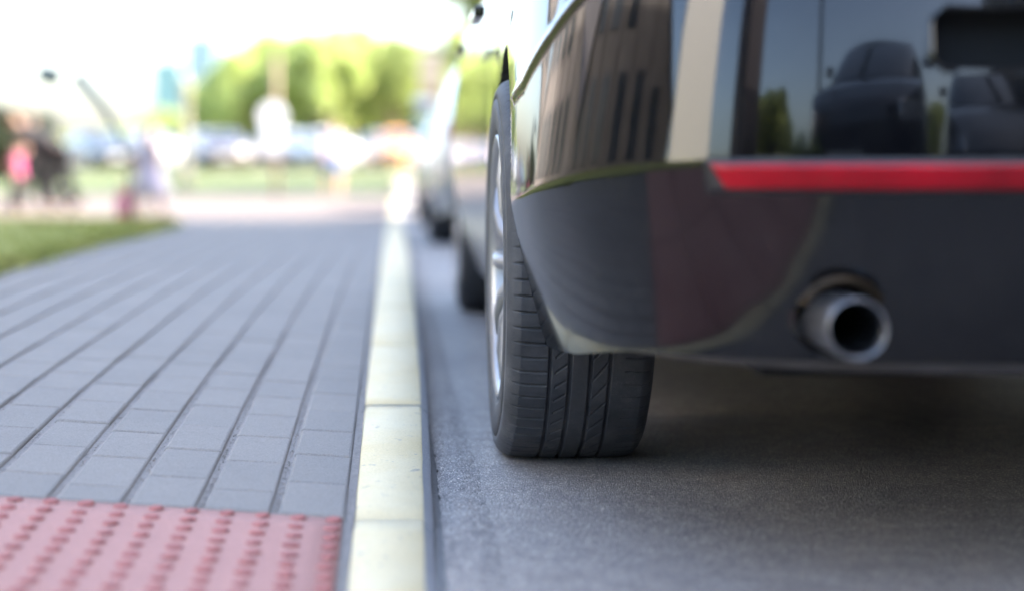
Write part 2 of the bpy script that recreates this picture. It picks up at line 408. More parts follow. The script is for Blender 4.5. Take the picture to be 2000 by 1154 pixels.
# kerb stones with yellow paint
kerb = empty('kerb', (0, 0, 0)); props(kerb, kind='structure')
def paint_r(D): return np.interp(D, [0, 1.77, 2.03, 2.54, 3, 4, 5.3, 9], [.034, .0355, .0395, .0455, .051, .0555, .062, .064])
joints = [-.2, .62, 1.35, 2.035, 2.79, 3.56, 4.4, 5.3, 6.3, 7.3]+[7.3+k for k in range(1, 26)]
for a, b in zip(joints, joints[1:]):
    n = max(4, int((b-a)/.06)); ys = np.linspace(a+.002, b-.002, n)
    r_off = random.gauss(0, .0006)
    rows = []
    for q, y in enumerate(ys):
        e = .003 if q in (0, n-1) else 0
        xr = float(paint_r(y))+.0012*noise.noise((0, y*30, 3))+.0010*noise.noise((0, y*90, 8)); zt = float(walk_z(-.05, y))+.002+r_off-e
        zr = float(road_z(y))
        xl = -.053+.0008*noise.noise((5, y*25, 3))
        xo = xr+.0135; zo = max(zr+.004, zt-.012)
        rows.append([(xl, y, zr-.15), (xl, y, zt-.004), (xl+.0035, y, zt), ((xl+xr)/2, y, zt+.0004), (xr-.003, y, zt), (xr, y, zt-.0025), (xo-.003, y, zo), (xo, y, zo-.004), (xo, y, zr-.15)])
    V = np.array(rows).reshape(-1, 3); Q = grid_quads(n, 9)
    st = quads_np('kerb_stone', V, Q[:, ::-1], M_kerb, kerb, False)
    st.data.materials.append(M_yellow)
    mi = np.zeros(len(Q), np.int32); fi = np.arange(len(Q)) % 8; mi[(fi >= 1) & (fi <= 4)] = 1
    st.data.polygons.foreach_set('material_index', mi)
    st.data.polygons.foreach_set('use_smooth', np.ones(len(Q), bool))
    bm = bmesh.new(); bm.from_mesh(st.data); bm.verts.ensure_lookup_table()
    bm.faces.new([bm.verts[k] for k in range(9)]); bm.faces.new([bm.verts[(n-1)*9+k] for k in range(8, -1, -1)])
    bmesh.ops.recalc_face_normals(bm, faces=bm.faces); bm.to_mesh(st.data); bm.free()
# joint strip between pavers and kerb, dark gutter, crumbling asphalt edge
def rough_strip(name, xa, xb, y0, y1, zf, mat, kind='structure', amp=.002, step=.012, nx=6):
    ys = np.arange(y0, y1, step); V = []
    for y in ys:
        for i in range(nx):
            t = i/(nx-1); x = xa(y)+(xb(y)-xa(y))*t
            V.append((x, y, zf(x, y)+amp*noise.noise((x*120, y*120, 1.3))))
    o = quads_np(name, V, grid_quads(len(ys), nx), mat); props(o, kind=kind); return o
o = rough_strip('edge_joint', lambda y: X0+.0005, lambda y: -.0528, .8, 14, lambda x, y: float(walk_z(x, y))-.0018, M_mortar, amp=.003)
M_gutter = stone('gutter_grey', (.13, .125, .12), (.20, .19, .18), fine=200, b=.9)  # grey strip between kerb and asphalt edge
o = rough_strip('gutter', lambda y: float(paint_r(y))+.013, lambda y: .0705, .6, 30, lambda x, y: float(road_z(y))-.001+.0025*max(0, (2.1-y)), M_gutter, amp=.003, step=.02)
M_asph_edge = M_asph
def edge_x(y): return float(np.interp(y, [0, 1.7, 2.2, 2.56, 3.4, 5, 9], [.056, .060, .0655, .069, .076, .077, .078]))
o = rough_strip('asphalt_edge', lambda y: edge_x(y)+.003*noise.noise((7, y*30, 0))+.0025*noise.noise((7, y*110, 4)), lambda y: .135, .7, 12,
                lambda x, y: float(road_z(y))+.005*min(1, max(0, (.135-x)/.03)), M_asph, amp=.0035, step=.008, nx=12)

# ------------------------------------------------------------------ grass on the lawn beside the pavement
bm = bmesh.new()
def blade(bm, x, y, z, h, wd):
    a = random.uniform(0, 6.28); dx, dy = math.cos(a)*wd, math.sin(a)*wd; lx, ly = random.gauss(0, h*.35), random.gauss(0, h*.35)
    v = [bm.verts.new((x-dx, y-dy, z)), bm.verts.new((x+dx, y+dy, z)), bm.verts.new((x+lx, y+ly, z+h))]
    bm.faces.new(v)
V = []
for k in range(52000):
    y = 3.5+random.random()**1.3*16; xx = float(edge_l(y))+.03-random.random()**1.5*5.0
    if k % 6 == 0: xx = float(edge_l(y))+random.gauss(0, .03)
    h = random.uniform(.015, .045); z = float(CAMH-0) if 0 else None
    V.append((xx, y, h))
A = np.array(V); Z = walk_z(A[:, 0], A[:, 1]); ang = rng.uniform(0, 6.28, len(A)); wd = .0035*(1+A[:, 1]*.12)
lx = rng.normal(0, 1, len(A))*A[:, 2]*.35; ly = rng.normal(0, 1, len(A))*A[:, 2]*.35
B = np.stack([np.stack([A[:, 0]-np.cos(ang)*wd, A[:, 1]-np.sin(ang)*wd, Z], 1), np.stack([A[:, 0]+np.cos(ang)*wd, A[:, 1]+np.sin(ang)*wd, Z], 1),
              np.stack([A[:, 0]+lx, A[:, 1]+ly, Z+A[:, 2]], 1)], 1).reshape(-1, 3)
me = bpy.data.meshes.new('grass_blades'); n = len(A)
me.vertices.add(3*n); me.vertices.foreach_set('co', B.astype(np.float32).ravel()); me.loops.add(3*n)
me.loops.foreach_set('vertex_index', np.arange(3*n, dtype=np.int32)); me.polygons.add(n); me.polygons.foreach_set('loop_start', np.arange(0, 3*n, 3, dtype=np.int32))
me.update(calc_edges=True); bm.free()
props(link('grass_blades', me, M_blade), 'uneven short green grass on the lawn left of the pavement', 'grass', kind='stuff')

# ------------------------------------------------------------------ wheels
def tyre_fine(parent, r0=.325, wid=.238, res=1.0, xs=-1):
    """tyre as one grid, tread grooves and sipes pressed into the rubber; outer side at x=0, inner at x=wid"""
    prof = [(.030, .222), (.012, .228), (.004, .236), (.0005, .255), (0, .272), (.0025, .288), (.0055, .2885), (.0052, .291), (.0022, .292), (.004, .302), (.0085, .310), (.0145, .3165), (.022, .3205)]
    tread_x = np.linspace(.024, wid-.024, int(175*res))
    cx = wid/2
    tread = [(x, r0-.0035*abs((x-cx)/(cx-.024))**2.4) for x in tread_x]
    inner = [(wid-a, b) for a, b in prof[::-1] if not (.2875 < b < .2925)]
    P_ = np.array(prof+tread+inner)
    n = int(1500*res)
    a = np.linspace(0, 2*np.pi, n, endpoint=False)
    X = np.repeat(P_[:, 0][:, None], n, 1); Rr = np.repeat(P_[:, 1][:, None], n, 1).copy(); A = np.repeat(a[None, :], len(P_), 0)
    s = -A*r0                                          # arc length
    istread = ((X > .016) & (X < wid-.016) & (Rr > .316))
    d = np.zeros_like(X)
    def groove(dist, hw, depth): return depth*np.clip(1-(np.abs(dist)/hw)**4, 0, 1)
    G = [.070, .101, .133, .163]
    for gx, hw in zip(G, (.0028, .0032, .0032, .0028)): d = np.maximum(d, groove(X-gx, hw, .0055))
    pit = 2*np.pi*r0/82
    def per(v, p): return (v+p/2) % p-p/2
    hw = .0017
    m = (X > .017) & (X < .066); d = np.maximum(d, np.where(m, groove(per(s+.10*(X-.02)-1.6*(X-.02)**2, pit), hw, .005), 0))
    m = (X > wid-.052) & (X < wid-.017); d = np.maximum(d, np.where(m, groove(per(s+.08*(X-.18), pit), hw*.8, .004), 0))
    m = (X > .078) & (X < .101); d = np.maximum(d, np.where(m, groove(per(s-.85*(X-.08), pit*1.12), hw*1.1, .0035), 0))
    m = (X > .133) & (X < .163); d = np.maximum(d, np.where(m, groove(per(s-1.45*(X-.13), pit*1.55), hw*1.3, .0045), 0))
    Rr = Rr-np.where(istread, d, 0)
    Y = Rr*np.cos(A); Z = Rr*np.sin(A)
    fl = -r0+.0065                                    # rubber flattened by the load, bulging sideways
    low = np.clip((fl+.02-Z)/.02, 0, 1)
    Zc = np.maximum(Z, fl+np.where(istread, d*.6, 0))
    X = X+np.where(Z < -.22, (X-cx)/cx*.004*np.clip((-.22-Z)/.08, 0, 1), 0)
    V = np.stack([X, Y, Zc], -1).reshape(-1, 3)
    return quads_np('tyre', V, grid_quads(len(P_), n, True), M_tyre, parent)
def tyre_plain(parent, r0=.325, wid=.225, n=40):
    prof = [(.03, .222), (.004, .236), (0, .272), (.004, .302), (.022, .3205), (.06, r0), (wid-.06, r0), (wid-.022, .3205), (wid-.004, .302), (wid, .272), (wid-.03, .222)]
    return lathe_x('tyre', prof, M_tyre_plain, parent, n)
def rim(parent, n=56, spokes=10, detail=True):
    prof = [(.030, .2205), (.005, .2275), (.0035, .222), (.010, .2115), (.022, .206), (.10, .198), (.20, .215)]
    r_ = lathe_x('rim', prof, M_rim, parent, n)
    bm = bmesh.new()
    for k in range(spokes):
        a = k*2*math.pi/spokes; m4 = Matrix.Rotation(a, 4, 'X')
        pts = [(.030, .05, .018), (.012, .10, .013), (.008, .16, .012), (.014, .208, .019)]
        rows = [[bm.verts.new(m4 @ Vector((x+dx, rr, s*wd))) for s, dx in ((-1, .022), (-.8, 0), (.8, 0), (1, .022))] for x, rr, wd in pts]
        for p, q in zip(rows, rows[1:]):
            for i in range(3): bm.faces.new((p[i], p[i+1], q[i+1], q[i]))
    for rr, x in ((.0,), (.0,)) if False else (): pass
    bm_obj('spokes', bm, M_rim, r_, True)
    lathe_x('hub_cap', [(.018, .001), (.018, .028), (.026, .06), (.05, .062)], M_rim, r_, 24)
    if detail: lathe_x('brake_disc', [(.075, .06), (.075, .155), (.095, .155), (.095, .06)], M_disc, r_, 40)
    return r_
def wheel(car, side, y, fine=0, n=40, steer=0):
    """side -1 = left of the car"""
    e = bpy.data.objects.new('wheel', None); e.empty_display_size = .1; COL.objects.link(e); e.parent = car
    e.location = (side*(.873 if y < 2 else .846), y, .3185 if fine else .32); e.rotation_euler = (0, 0, (0 if side < 0 else math.pi)+steer)
    if fine: tyre_fine(e)
    else: tyre_plain(e, n=n)
    rim(e, n=max(16, n), spokes=10 if n > 30 else 7, detail=n > 30)
    return e

# ------------------------------------------------------------------ car body
OUT = [(0, 0), (.30, .006), (.48, .022), (.62, .066), (.725, .146), (.80, .268), (.845, .42), (.865, .6), (.871, .92), (.856, 1.45), (.858, 2.0), (.870, 3.2), (.873, 3.65), (.860, 3.95), (.80, 4.25), (.66, 4.42), (.4, 4.51), (0, 4.54)]
def catmull(pts, per=24):
    P_ = np.array([(-pts[1][0], pts[1][1])]+list(pts)+[(-pts[-2][0], pts[-2][1])], float); out = []
    for i in range(1, len(P_)-2):
        p0, p1, p2, p3 = P_[i-1:i+3]
        # centripetal
        t0 = 0; t1 = t0+np.linalg.norm(p1-p0)**.5; t2 = t1+np.linalg.norm(p2-p1)**.5; t3 = t2+np.linalg.norm(p3-p2)**.5
        for t in np.linspace(t1, t2, per, endpoint=False):
            A1 = (t1-t)/(t1-t0)*p0+(t-t0)/(t1-t0)*p1; A2 = (t2-t)/(t2-t1)*p1+(t-t1)/(t2-t1)*p2; A3 = (t3-t)/(t3-t2)*p2+(t-t2)/(t3-t2)*p3
            B1 = (t2-t)/(t2-t0)*A1+(t-t0)/(t2-t0)*A2; B2 = (t3-t)/(t3-t1)*A2+(t-t1)/(t3-t1)*A3
            out.append((t2-t)/(t2-t1)*B1+(t-t1)/(t2-t1)*B2)
    out.append(P_[-2]); return np.array(out)
CURVE = catmull(OUT); 
for _ in range(3):
    C2 = CURVE.copy(); C2[1:-1] = (CURVE[:-2]+2*CURVE[1:-1]+CURVE[2:])/4; CURVE = C2
ARC = np.concatenate([[0], np.cumsum(np.linalg.norm(np.diff(CURVE, axis=0), axis=1))])
def plan(u):
    x = np.interp(u, ARC, CURVE[:, 0]); y = np.interp(u, ARC, CURVE[:, 1])
    e = .02; tx = np.interp(u+e, ARC, CURVE[:, 0])-np.interp(u-e, ARC, CURVE[:, 0]); ty = np.interp(u+e, ARC, CURVE[:, 1])-np.interp(u-e, ARC, CURVE[:, 1])
    tx = np.where(u < e, np.maximum(tx, .01), tx)
    l = np.hypot(tx, ty)+1e-9
    return x, y, ty/l, -tx/l          # outward normal for the +x half
ULEN = ARC[-1]
def u_of_y(y): 
    k = np.argmax(CURVE[:, 0] > .86); i0 = np.where(ARC > ARC[k])[0]
    return float(np.interp(y, CURVE[:, 1], ARC))
def u_of_x_rear(x): return float(np.interp(x, CURVE[:150, 0], ARC[:150]))
RI = ([.20, .235, .275, .30, .34, .40, .47, .489, .497, .505, .56, .60, .66, .70, .74, .85, .98], [.096, .070, .0465, .0390, .0285, .0170, .0052, .0015, .0, .0003, .0020, .0045, .0110, .018, .028, .045, .080])
SI = ([.18, .223, .30, .40, .46, .50, .56, .65, .75, .85, .95], [.062, .052, .035, .0145, .0045, .0005, .0045, .0115, .021, .036, .06])
FI = ([.18, .25, .4, .6, .75, .9], [.06, .02, .0, .005, .05, .12])
def smooth_tab(xs, ys, sig, lo, hi):
    g = np.linspace(lo-.3, hi+.3, 2400); st = g[1]-g[0]; v = np.interp(g, xs, ys)
    v = np.where(g < xs[0], ys[0]+(g-xs[0])*(ys[1]-ys[0])/(xs[1]-xs[0]), v); v = np.where(g > xs[-1], ys[-1]+(g-xs[-1])*(ys[-1]-ys[-2])/(xs[-1]-xs[-2]), v)
    k = np.exp(-.5*(np.arange(-4*sig, 4*sig+st, st)/sig)**2); k /= k.sum(); w_ = np.convolve(np.pad(v, len(k)//2, 'edge'), k, 'valid')[:len(g)]
    return g, w_
_i = RI[0].index(.497)
RLO = smooth_tab(RI[0][:_i+1], RI[1][:_i+1], .012, .2, .5); RHI = smooth_tab(RI[0][_i:], RI[1][_i:], .020, .49, 1.)
SIT = smooth_tab(*SI, .009, .15, 1.); ZCT = smooth_tab([0, .2, .55, .8], [.497, .490, .447, .43], .05, 0, 4.6)
ADT = smooth_tab([.2, .3, .44, .49, .497, .52], [.010, .008, .002, -.001, -.004, 0], .008, .2, .6)
_c0 = np.interp(.497, *RLO); _c1 = np.interp(.497, *RHI)
def rear_in(z): return np.where(z < .497, np.interp(z, *RLO)-_c0, np.interp(z, *RHI)-_c1)
def inset(z, y, nyv):
    zc = np.interp(y, *ZCT)       # height of the crease falls towards the wheel
    zr = np.where(z < zc, z+(.497-zc)*np.clip((z-.22)/(zc-.22), 0, 1), z+(.497-zc)*np.clip(1-(z-zc)/.22, 0, 1))
    rear = rear_in(zr); side = np.interp(np.where(y < 1.2, zr, z), *SIT); front = np.interp(z, *FI)
    wr = np.clip(-nyv, 0, 1); wf = np.clip(nyv, 0, 1)
    wr = wr**.8; wf = wf**1.0
    side2 = side+np.where(y < 1.0, .5*np.interp(zr, *ADT)*np.clip((.75-y)/.3, 0, 1)**2, 0)
    return rear*wr+front*wf+side2*np.clip(1-wr-wf, 0, 1)
def zbot(y): return np.interp(y, [0, .25, .45, .60, .62, 1.3, 1.5, 3.3, 3.6, 4.0, 4.54], [.275, .264, .237, .226, .225, .21, .185, .185, .19, .2, .2])
def ztop(y): return np.interp(y, [0, .05, .15, .5, 1.0, 2.6, 3.55, 3.9, 4.2, 4.45, 4.54], [.90, .955, .985, .99, .975, .945, .93, .875, .80, .69, .64])
def surf(side, u, z, off=0., seam=True):
    x, y, nx, ny = plan(u)
    ins = inset(z, y, ny)
    if seam:                                      # seam and edge between bumper skin and wing
        zs = np.interp(y, [.10, .33, .60, .70], [.80, .705, .600, .585]); dd = (z-zs)*.86
        ins = ins+np.where((y > .05) & (y < .72), .0012*np.exp(-(dd/.0030)**2)-.0060*np.exp(-((dd-.010)/.008)**2), 0)
    x2 = x-nx*(ins-off); y2 = y-ny*(ins-off)
    return np.stack([side*np.maximum(x2, 0), y2, z+0*x2], -1)

def cut(V, F, c2, sdf):
    """drop faces inside sdf<0 (2-D coords c2), snap the rim onto the outline; returns faces, rim edges"""
    cen = c2[F].mean(1); ins = sdf(cen) < 0
    keep, drop = F[~ins], F[ins]
    if not len(drop): return keep, []
    rim_v = np.intersect1d(keep, drop)
    for _ in range(3):
        p = c2[rim_v]; s = sdf(p); e = 1e-4
        g = np.stack([(sdf(p+[e, 0])-sdf(p-[e, 0])), (sdf(p+[0, e])-sdf(p-[0, e]))], 1)/(2*e)
        g /= (np.linalg.norm(g, axis=1, keepdims=True)+1e-9); c2[rim_v] = p-g*s[:, None]
    es = {}
    for fs, tag in ((keep, 1), (drop, 2)):
        for f in fs:
            for k in range(4):
                e = tuple(sorted((f[k], f[(k+1) % 4])))
                es[e] = es.get(e, 0) | tag
    return keep, [e for e, t in es.items() if t == 3]
def circ(cy, cz, r): return lambda p: np.hypot(p[:, 0]-cy, p[:, 1]-cz)-r
def rrect(cx, cz, hx, hz, r):
    def f(p):
        qx = np.abs(p[:, 0]-cx)-hx+r; qz = np.abs(p[:, 1]-cz)-hz+r
        return np.hypot(np.maximum(qx, 0), np.maximum(qz, 0))+np.minimum(np.maximum(qx, qz), 0)-r
    return f
AR = .372
AX_R, AX_F = 1.04, 3.72
def body(parent, mat, hi=False):
    if hi: us = np.concatenate([np.arange(0, 1.75, .0075), np.arange(1.75, ULEN, .03), [ULEN]])
    else: us = np.concatenate([np.arange(0, ULEN-.02, .045), [ULEN]])
    vz = np.unique(np.concatenate([np.linspace(0, 1, 120 if hi else 20), [0, 1]]))
    Vs, Fs, base = [], [], 0
    extra_V, extra_F = [], []
    tops = []
    for side in (-1, 1):
        U, T = np.meshgrid(us, vz)
        _, y, _, _ = plan(U)
        Z = zbot(y)+T*(ztop(y)-zbot(y))
        S = surf(side, U, Z, 0, hi)
        V = S.reshape(-1, 3); F = grid_quads(len(vz), len(us))
        if side == -1: F = F[:, ::-1]
        rims = []
        yz = V[:, 1:3].copy()
        for cy in (AX_R, AX_F):
            F, rm = cut(V, F, yz, circ(cy, .325, AR)); V[:, 1:3] = yz; rims.append((rm, (-side*.05, 0, 0), (side*.0, 0, 0)))
        if hi:
            rear = V[:, 1] < .14
            xz = V[:, [0, 2]].copy(); xz[~rear] += 100
            F, rm = cut(V, F, xz, rrect(0, .627, .462, .031, .016)); V[rear, 0] = xz[rear, 0]; V[rear, 2] = xz[rear, 1]
            rims.append((rm, (0, .07, .002), 0))
            if side == -1:
                xz = V[:, [0, 2]].copy(); xz[~rear] += 100
                F, rm = cut(V, F, xz, circ(-.553, .320, .042)); V[rear, 0] = xz[rear, 0]; V[rear, 2] = xz[rear, 1]
                rims.append((rm, (0, .05, 0), 0))
        Vs.append(V); Fs.append(F+base)
        for rm, dv, _ in rims:
            idx = {}
            vs = sorted({v for e in rm for v in e})
            nb = len(V); newV = []
            for v in vs: idx[v] = len(newV); newV.append(V[v]+np.array(dv))
            if not newV: continue
            extra_V.append(np.array(newV)); extra_F.append([(base+e[0], base+e[1], ('n', len(extra_V)-1, idx[e[1]]), ('n', len(extra_V)-1, idx[e[0]])) for e in rm])
        tops.append((V.reshape(len(vz), len(us), 3)[-1], base+(len(vz)-1)*len(us)))
        base += len(V)
    V = np.concatenate(Vs+extra_V); F = np.concatenate(Fs)
    offs = []; b = base
    for e in extra_V: offs.append(b); b += len(e)
    ex = [[i if not isinstance(i, tuple) else offs[i[1]]+i[2] for i in f] for fl in extra_F for f in fl]
    # decks: boot lid and bonnet surface between the two top edges
    m = 13; L_, R_ = tops[0][0], tops[1][0]; dv = []
    for q in range(m):
        t = q/(m-1); crown = .035*(1-(2*t-1)**4)
        dv.append(L_*(1-t)+R_*t+np.array([0, 0, 1])*crown*np.clip(np.abs(R_[:, 0:1])/.6, 0, 1))
    DV = np.array(dv).reshape(-1, 3); DF = grid_quads(m, len(us))+len(V)
    nf = len(F); V = np.concatenate([V, DV]); F = np.concatenate([F, np.array(ex, int).reshape(-1, 4), DF])
    ob = quads_np('body', V, F, [mat, M_under], parent)
    if len(ob.data.polygons) == len(F):
        mi = np.zeros(len(F), np.int32); mi[nf:nf+len(ex)] = 1; ob.data.polygons.foreach_set('material_index', mi)
    else: print('body: faces were dropped', len(F), len(ob.data.polygons))
    return ob
def patch(name, side, u0, u1, z0, z1, mat, parent, off=.004, depth=.012, taper=0, nu=24, nz=5, both=False):
    """a lens or trim piece: thin solid following the body surface"""
    us = np.linspace(u0, u1, nu); t = np.linspace(0, 1, nz)
    U, T = np.meshgrid(us, t)
    Ub = U+taper*(1-T)*(U-u0)/(u1-u0)*-1 if taper else U
    Z = z0+(z1-z0)*T
    f = surf(side, Ub, Z, off, False).reshape(-1, 3); b = surf(side, Ub, Z, off-depth, False).reshape(-1, 3)
    n = len(f); Q = grid_quads(nz, nu); Q2 = Q[:, ::-1]+n
    ring = [i for i in range(nu)]+[j*nu+nu-1 for j in range(1, nz)]+[nz*nu-1-i for i in range(1, nu)]+[(nz-1-j)*nu for j in range(1, nz-1)]
    S = [[ring[k], n+ring[k], n+ring[(k+1) % len(ring)], ring[(k+1) % len(ring)]] for k in range(len(ring))]
    FF = np.concatenate([Q, Q2, np.array(S)])
    if side == 1: pass
    else: FF = FF[:, ::-1]
    return quads_np(name, np.concatenate([f, b]), FF, mat, parent, False)
def cabin(parent, mat, lo=True):
    """roof, pillars and the glazing as separate panes slightly proud of the shell"""
    base = [(0, .80), (.45, .82), (.68, .93), (.775, 1.3), (.80, 2.0), (.80, 2.8), (.76, 3.3), (.62, 3.58), (.35, 3.70), (0, 3.74)]
    top = [(0, 1.62), (.30, 1.63), (.50, 1.68), (.575, 1.85), (.60, 2.1), (.60, 2.4), (.585, 2.6), (.50, 2.72), (.28, 2.78), (0, 2.79)]
    B = catmull(base, 6); T_ = catmull(top, 6); nb = len(B)
    def pt(side, i, v):
        p = B[i]*(1-v)+T_[i]*v
        bul = .035*math.sin(math.pi*v)
        z = .94+v*.47
        cx = p[0]+bul*(p[0] > .3)*.8
        return np.array([side*cx, p[1]+(.02*math.sin(math.pi*v))*(-1 if p[1] < 2 else 1)*(p[0] < .6), z])
    rows = 9; V = []; F = []
    vs = np.linspace(0, 1, rows)
    for side in (-1, 1):
        b0 = len(V)
        for v in vs:
            for i in range(nb): V.append(pt(side, i, v))
        q = grid_quads(rows, nb)+b0
        F += (q if side == 1 else q[:, ::-1]).tolist()
    m = 9; b0 = len(V)
    for k in range(m):
        t = k/(m-1)
        for i in range(nb):
            a, b = pt(-1, i, 1), pt(1, i, 1); p = a*(1-t)+b*t; p[2] += .045*(1-(2*t-1)**2)*min(1, abs(b[0])/.5); V.append(p)
    F += (grid_quads(m, nb)+b0).tolist()
    sh = quads_np('roof', np.array(V), np.array(F), mat, parent)
    def pane(name, side, i0, i1, v0=.06, v1=.88, sides=None):
        vv = np.linspace(v0, v1, 6); VV = []; 
        cols = [(s, i) for s, i in sides] if sides else [(side, i) for i in range(i0, i1+1)]
        for v in vv:
            for s, i in cols:
                p = pt(s, i, v); c = np.array([0, 2.2, .9]); d = p-c; d /= np.linalg.norm(d); VV.append(p+d*.008)
        n = len(VV); VV2 = VV+[p-np.array([(p[0] > 0)*.02-.01, 0, 0]) for p in VV]
        return quads_np(name, np.array(VV), grid_quads(6, len(cols)), M_glass, sh)
    k = lambda y: int(np.argmin(abs(B[:, 1]-y)+10*(B[:, 0] < .3)))
    for side in (-1, 1):
        pane('side_window', side, k(1.0), k(1.9)); pane('side_window', side, k(2.0), k(3.2))
    iF = k(3.45); iR = k(.88)
    pane('windscreen', 0, 0, 0, sides=[(-1, i) for i in range(iF, nb)]+[(1, i) for i in range(nb-1, iF-1, -1)])
    pane('rear_window', 0, 0, 0, sides=[(-1, i) for i in range(iR, -1, -1)]+[(1, i) for i in range(0, iR+1)])
    return sh
def make_car(name, label, mat, hi=False, group=None):
    c = empty(name, (0, 0, 0), 0, label, 'car', group)
    body(c, mat, hi)
    cabin(c, mat)
    # wheel wells and floor
    bm = bmesh.new()
    add_box(bm, (-.60, .22, .24), (.60, 4.3, .50)); add_box(bm, (-.80, 1.42, .215), (.80, 3.22, .42))
    bm_obj('floor_pan', bm, M_under, c)
    for s in (-1, 1):
        for cy in (AX_R, AX_F):
            a = np.linspace(-.25, math.pi+.25, 72); V = []
            for x in (.865-.055, .58):
                for q in a: V.append((s*x, cy+(AR+.004)*math.cos(q), .325+(AR+.004)*math.sin(q)))
            ctr = len(V)
            o = quads_np('wheel_liner', V, grid_quads(2, 72), M_under, c)
    us = u_of_y(.45); 
    for s in (-1, 1):
        t = patch('tail_lamp', s, u_of_x_rear(.52), u_of_y(.34), .78, .90, M_tail, c, nu=20)
        h = patch('headlight', s, u_of_y(4.12), u_of_y(4.12)+.42, .60, .70, M_headlight, c, nu=20)
        bm = bmesh.new(); add_box(bm, (s*.88-.09, 3.02, 1.10), (s*.88+.09, 3.10, 1.21))
        bm_obj('door_mirror', bm, mat, c, False, .03, 3)
        for y in (1.55, 2.55):
            bm = bmesh.new(); add_box(bm, (s*.872-.012, y, .80), (s*.872+.012, y+.19, .825)); bm_obj('door_handle', bm, mat, c, False, .006)
    bm = bmesh.new(); add_box(bm, (-.5, 4.515, .5), (.5, 4.545, .60)); add_box(bm, (-.7, 4.46, .26), (.7, 4.5, .38)); bm_obj('grille', bm, M_plastic, c, False, .01)
    box('number_plate', (-.26, -.005, .70 if not hi else .72), (.26, .05, .81 if not hi else .83), M_plate, c, .004)
    box('number_plate', (-.26, 4.54, .40), (.26, 4.555, .51), M_plate, c, .004)
    return c
def copy_tree(o, parent=None):
    c = o.copy(); COL.objects.link(c); c.parent = parent
    for ch in list(o.children): copy_tree(ch, c)
    return c
def swap(o, m0, m1):
    """give a copy its own paint on shared shapes"""
    if o.type == 'MESH':
        for i, s in enumerate(o.material_slots):
            if s.material == m0: s.link = 'OBJECT'; s.material = m1
    for ch in o.children: swap(ch, m0, m1)

# the near car
YAW = -.006
def place_car(c, X, Y, yaw, zoff=0):
    """X, Y = outer face of the rear left wheel"""
    c.rotation_euler = (0, 0, yaw); p = Matrix.Rotation(yaw, 3, 'Z') @ Vector((-.885, AX_R, 0)); 
    c.location = (X-p.x, Y-p.y, float(road_z(Y+1.35))+zoff)
    s = float(road_z(Y+2.7)-road_z(Y))/2.7
    c.rotation_euler = (math.atan(s), 0, yaw)
near = make_car('parked_car', 'dark graphite car filling the right side, with a red reflector strip and round exhaust', M_dark, True)
wheel(near, -1, AX_R, fine=1, n=72); wheel(near, -1, AX_F, n=48); wheel(near, 1, AX_R, n=32); wheel(near, 1, AX_F, n=32)
place_car(near, .160, 2.66, YAW)
for s in (-1, 1):
    lab = patch('reflector_trim', s, u_of_x_rear(.24), u_of_x_rear(.690), .4585, .4985, M_plastic, near, .0012, .01, nu=50)
    r = patch('rear_reflector', s, u_of_x_rear(.25), u_of_x_rear(.684), .464, .4925, M_red, near, .0030, .012, taper=.018, nu=60)
    r['label'] = 'long red reflector strip with a pointed outer end'
patch('lower_lip', -1, 0, u_of_y(.30), .262, .281, M_valance, near, -.004, .01, nu=60); patch('lower_lip', 1, 0, u_of_y(.30), .262, .281, M_valance, near, -.004, .01, nu=60)
# inside of the bumper recess
box('bumper_recess', (-.50, .075, .585), (.50, .095, .67), M_under, near)
# dark panel added behind the bumper, so that openings look into darkness
bm = bmesh.new(); add_box(bm, (-.50, .22, .30), (.50, .26, .75)); bm_obj('dark_backing', bm, M_under, near)
# exhaust
ex = bpy.data.objects.new('exhaust', None); ex.empty_display_size = .05; COL.objects.link(ex); ex.parent = near; ex.location = (-.552, .020, .319); ex.scale = (.86, 1, .86)
a = np.linspace(0, 2*np.pi, 64, endpoint=False)
prof = [(.30, .034), (.09, .034), (.085, .0375), (.02, .0385), (-.022, .0385), (-.0255, .0375), (-.0262, .0360), (-.0245, .0335), (.02, .0325), (.03, .031)]
V = np.concatenate([np.stack([r_*np.cos(a), np.full(64, y_), r_*np.sin(a)], 1) for y_, r_ in prof])
quads_np('tail_pipe', V, grid_quads(len(prof), 64, True), M_chrome, ex)
prof = [(.02, .0327), (.26, .030), (.262, .001)]
V = np.concatenate([np.stack([r_*np.cos(a), np.full(64, y_), r_*np.sin(a)], 1) for y_, r_ in prof])
quads_np('pipe_bore', V, grid_quads(3, 64, True), M_soot, ex)
bm = bmesh.new(); bmesh.ops.create_uvsphere(bm, u_segments=24, v_segments=14, radius=1, matrix=Matrix.Translation((-.30, .52, .36)) @ Matrix.Diagonal((.42, .17, .085, 1)))
bm_obj('silencer', bm, M_valance, near, True)

M_bronze = plain('heat_tinted_steel', (.05, .034, .02), .4, .4, 20, Metallic=.8)
bm = bmesh.new(); arc = [(-.553+.047*math.cos(t), .045, .320+.047*math.sin(t)) for t in np.linspace(.5, 2.7, 12)]
add_tube(bm, arc, .0045, 8); bm_obj('heat_shield', bm, M_bronze, near, True)
tube('axle_beam', [(-.62, AX_R, .31), (-.4, AX_R+.05, .27), (.4, AX_R+.05, .27), (.62, AX_R, .31)], .032, M_under, near)
for s in (-1, 1): tube('suspension_arm', [(s*.60, AX_R, .27), (s*.45, AX_R+.45, .30)], .025, M_under, near)
tube('exhaust_hanger', [(-.50, .30, .36), (-.50, .30, .46)], .007, M_under, near)

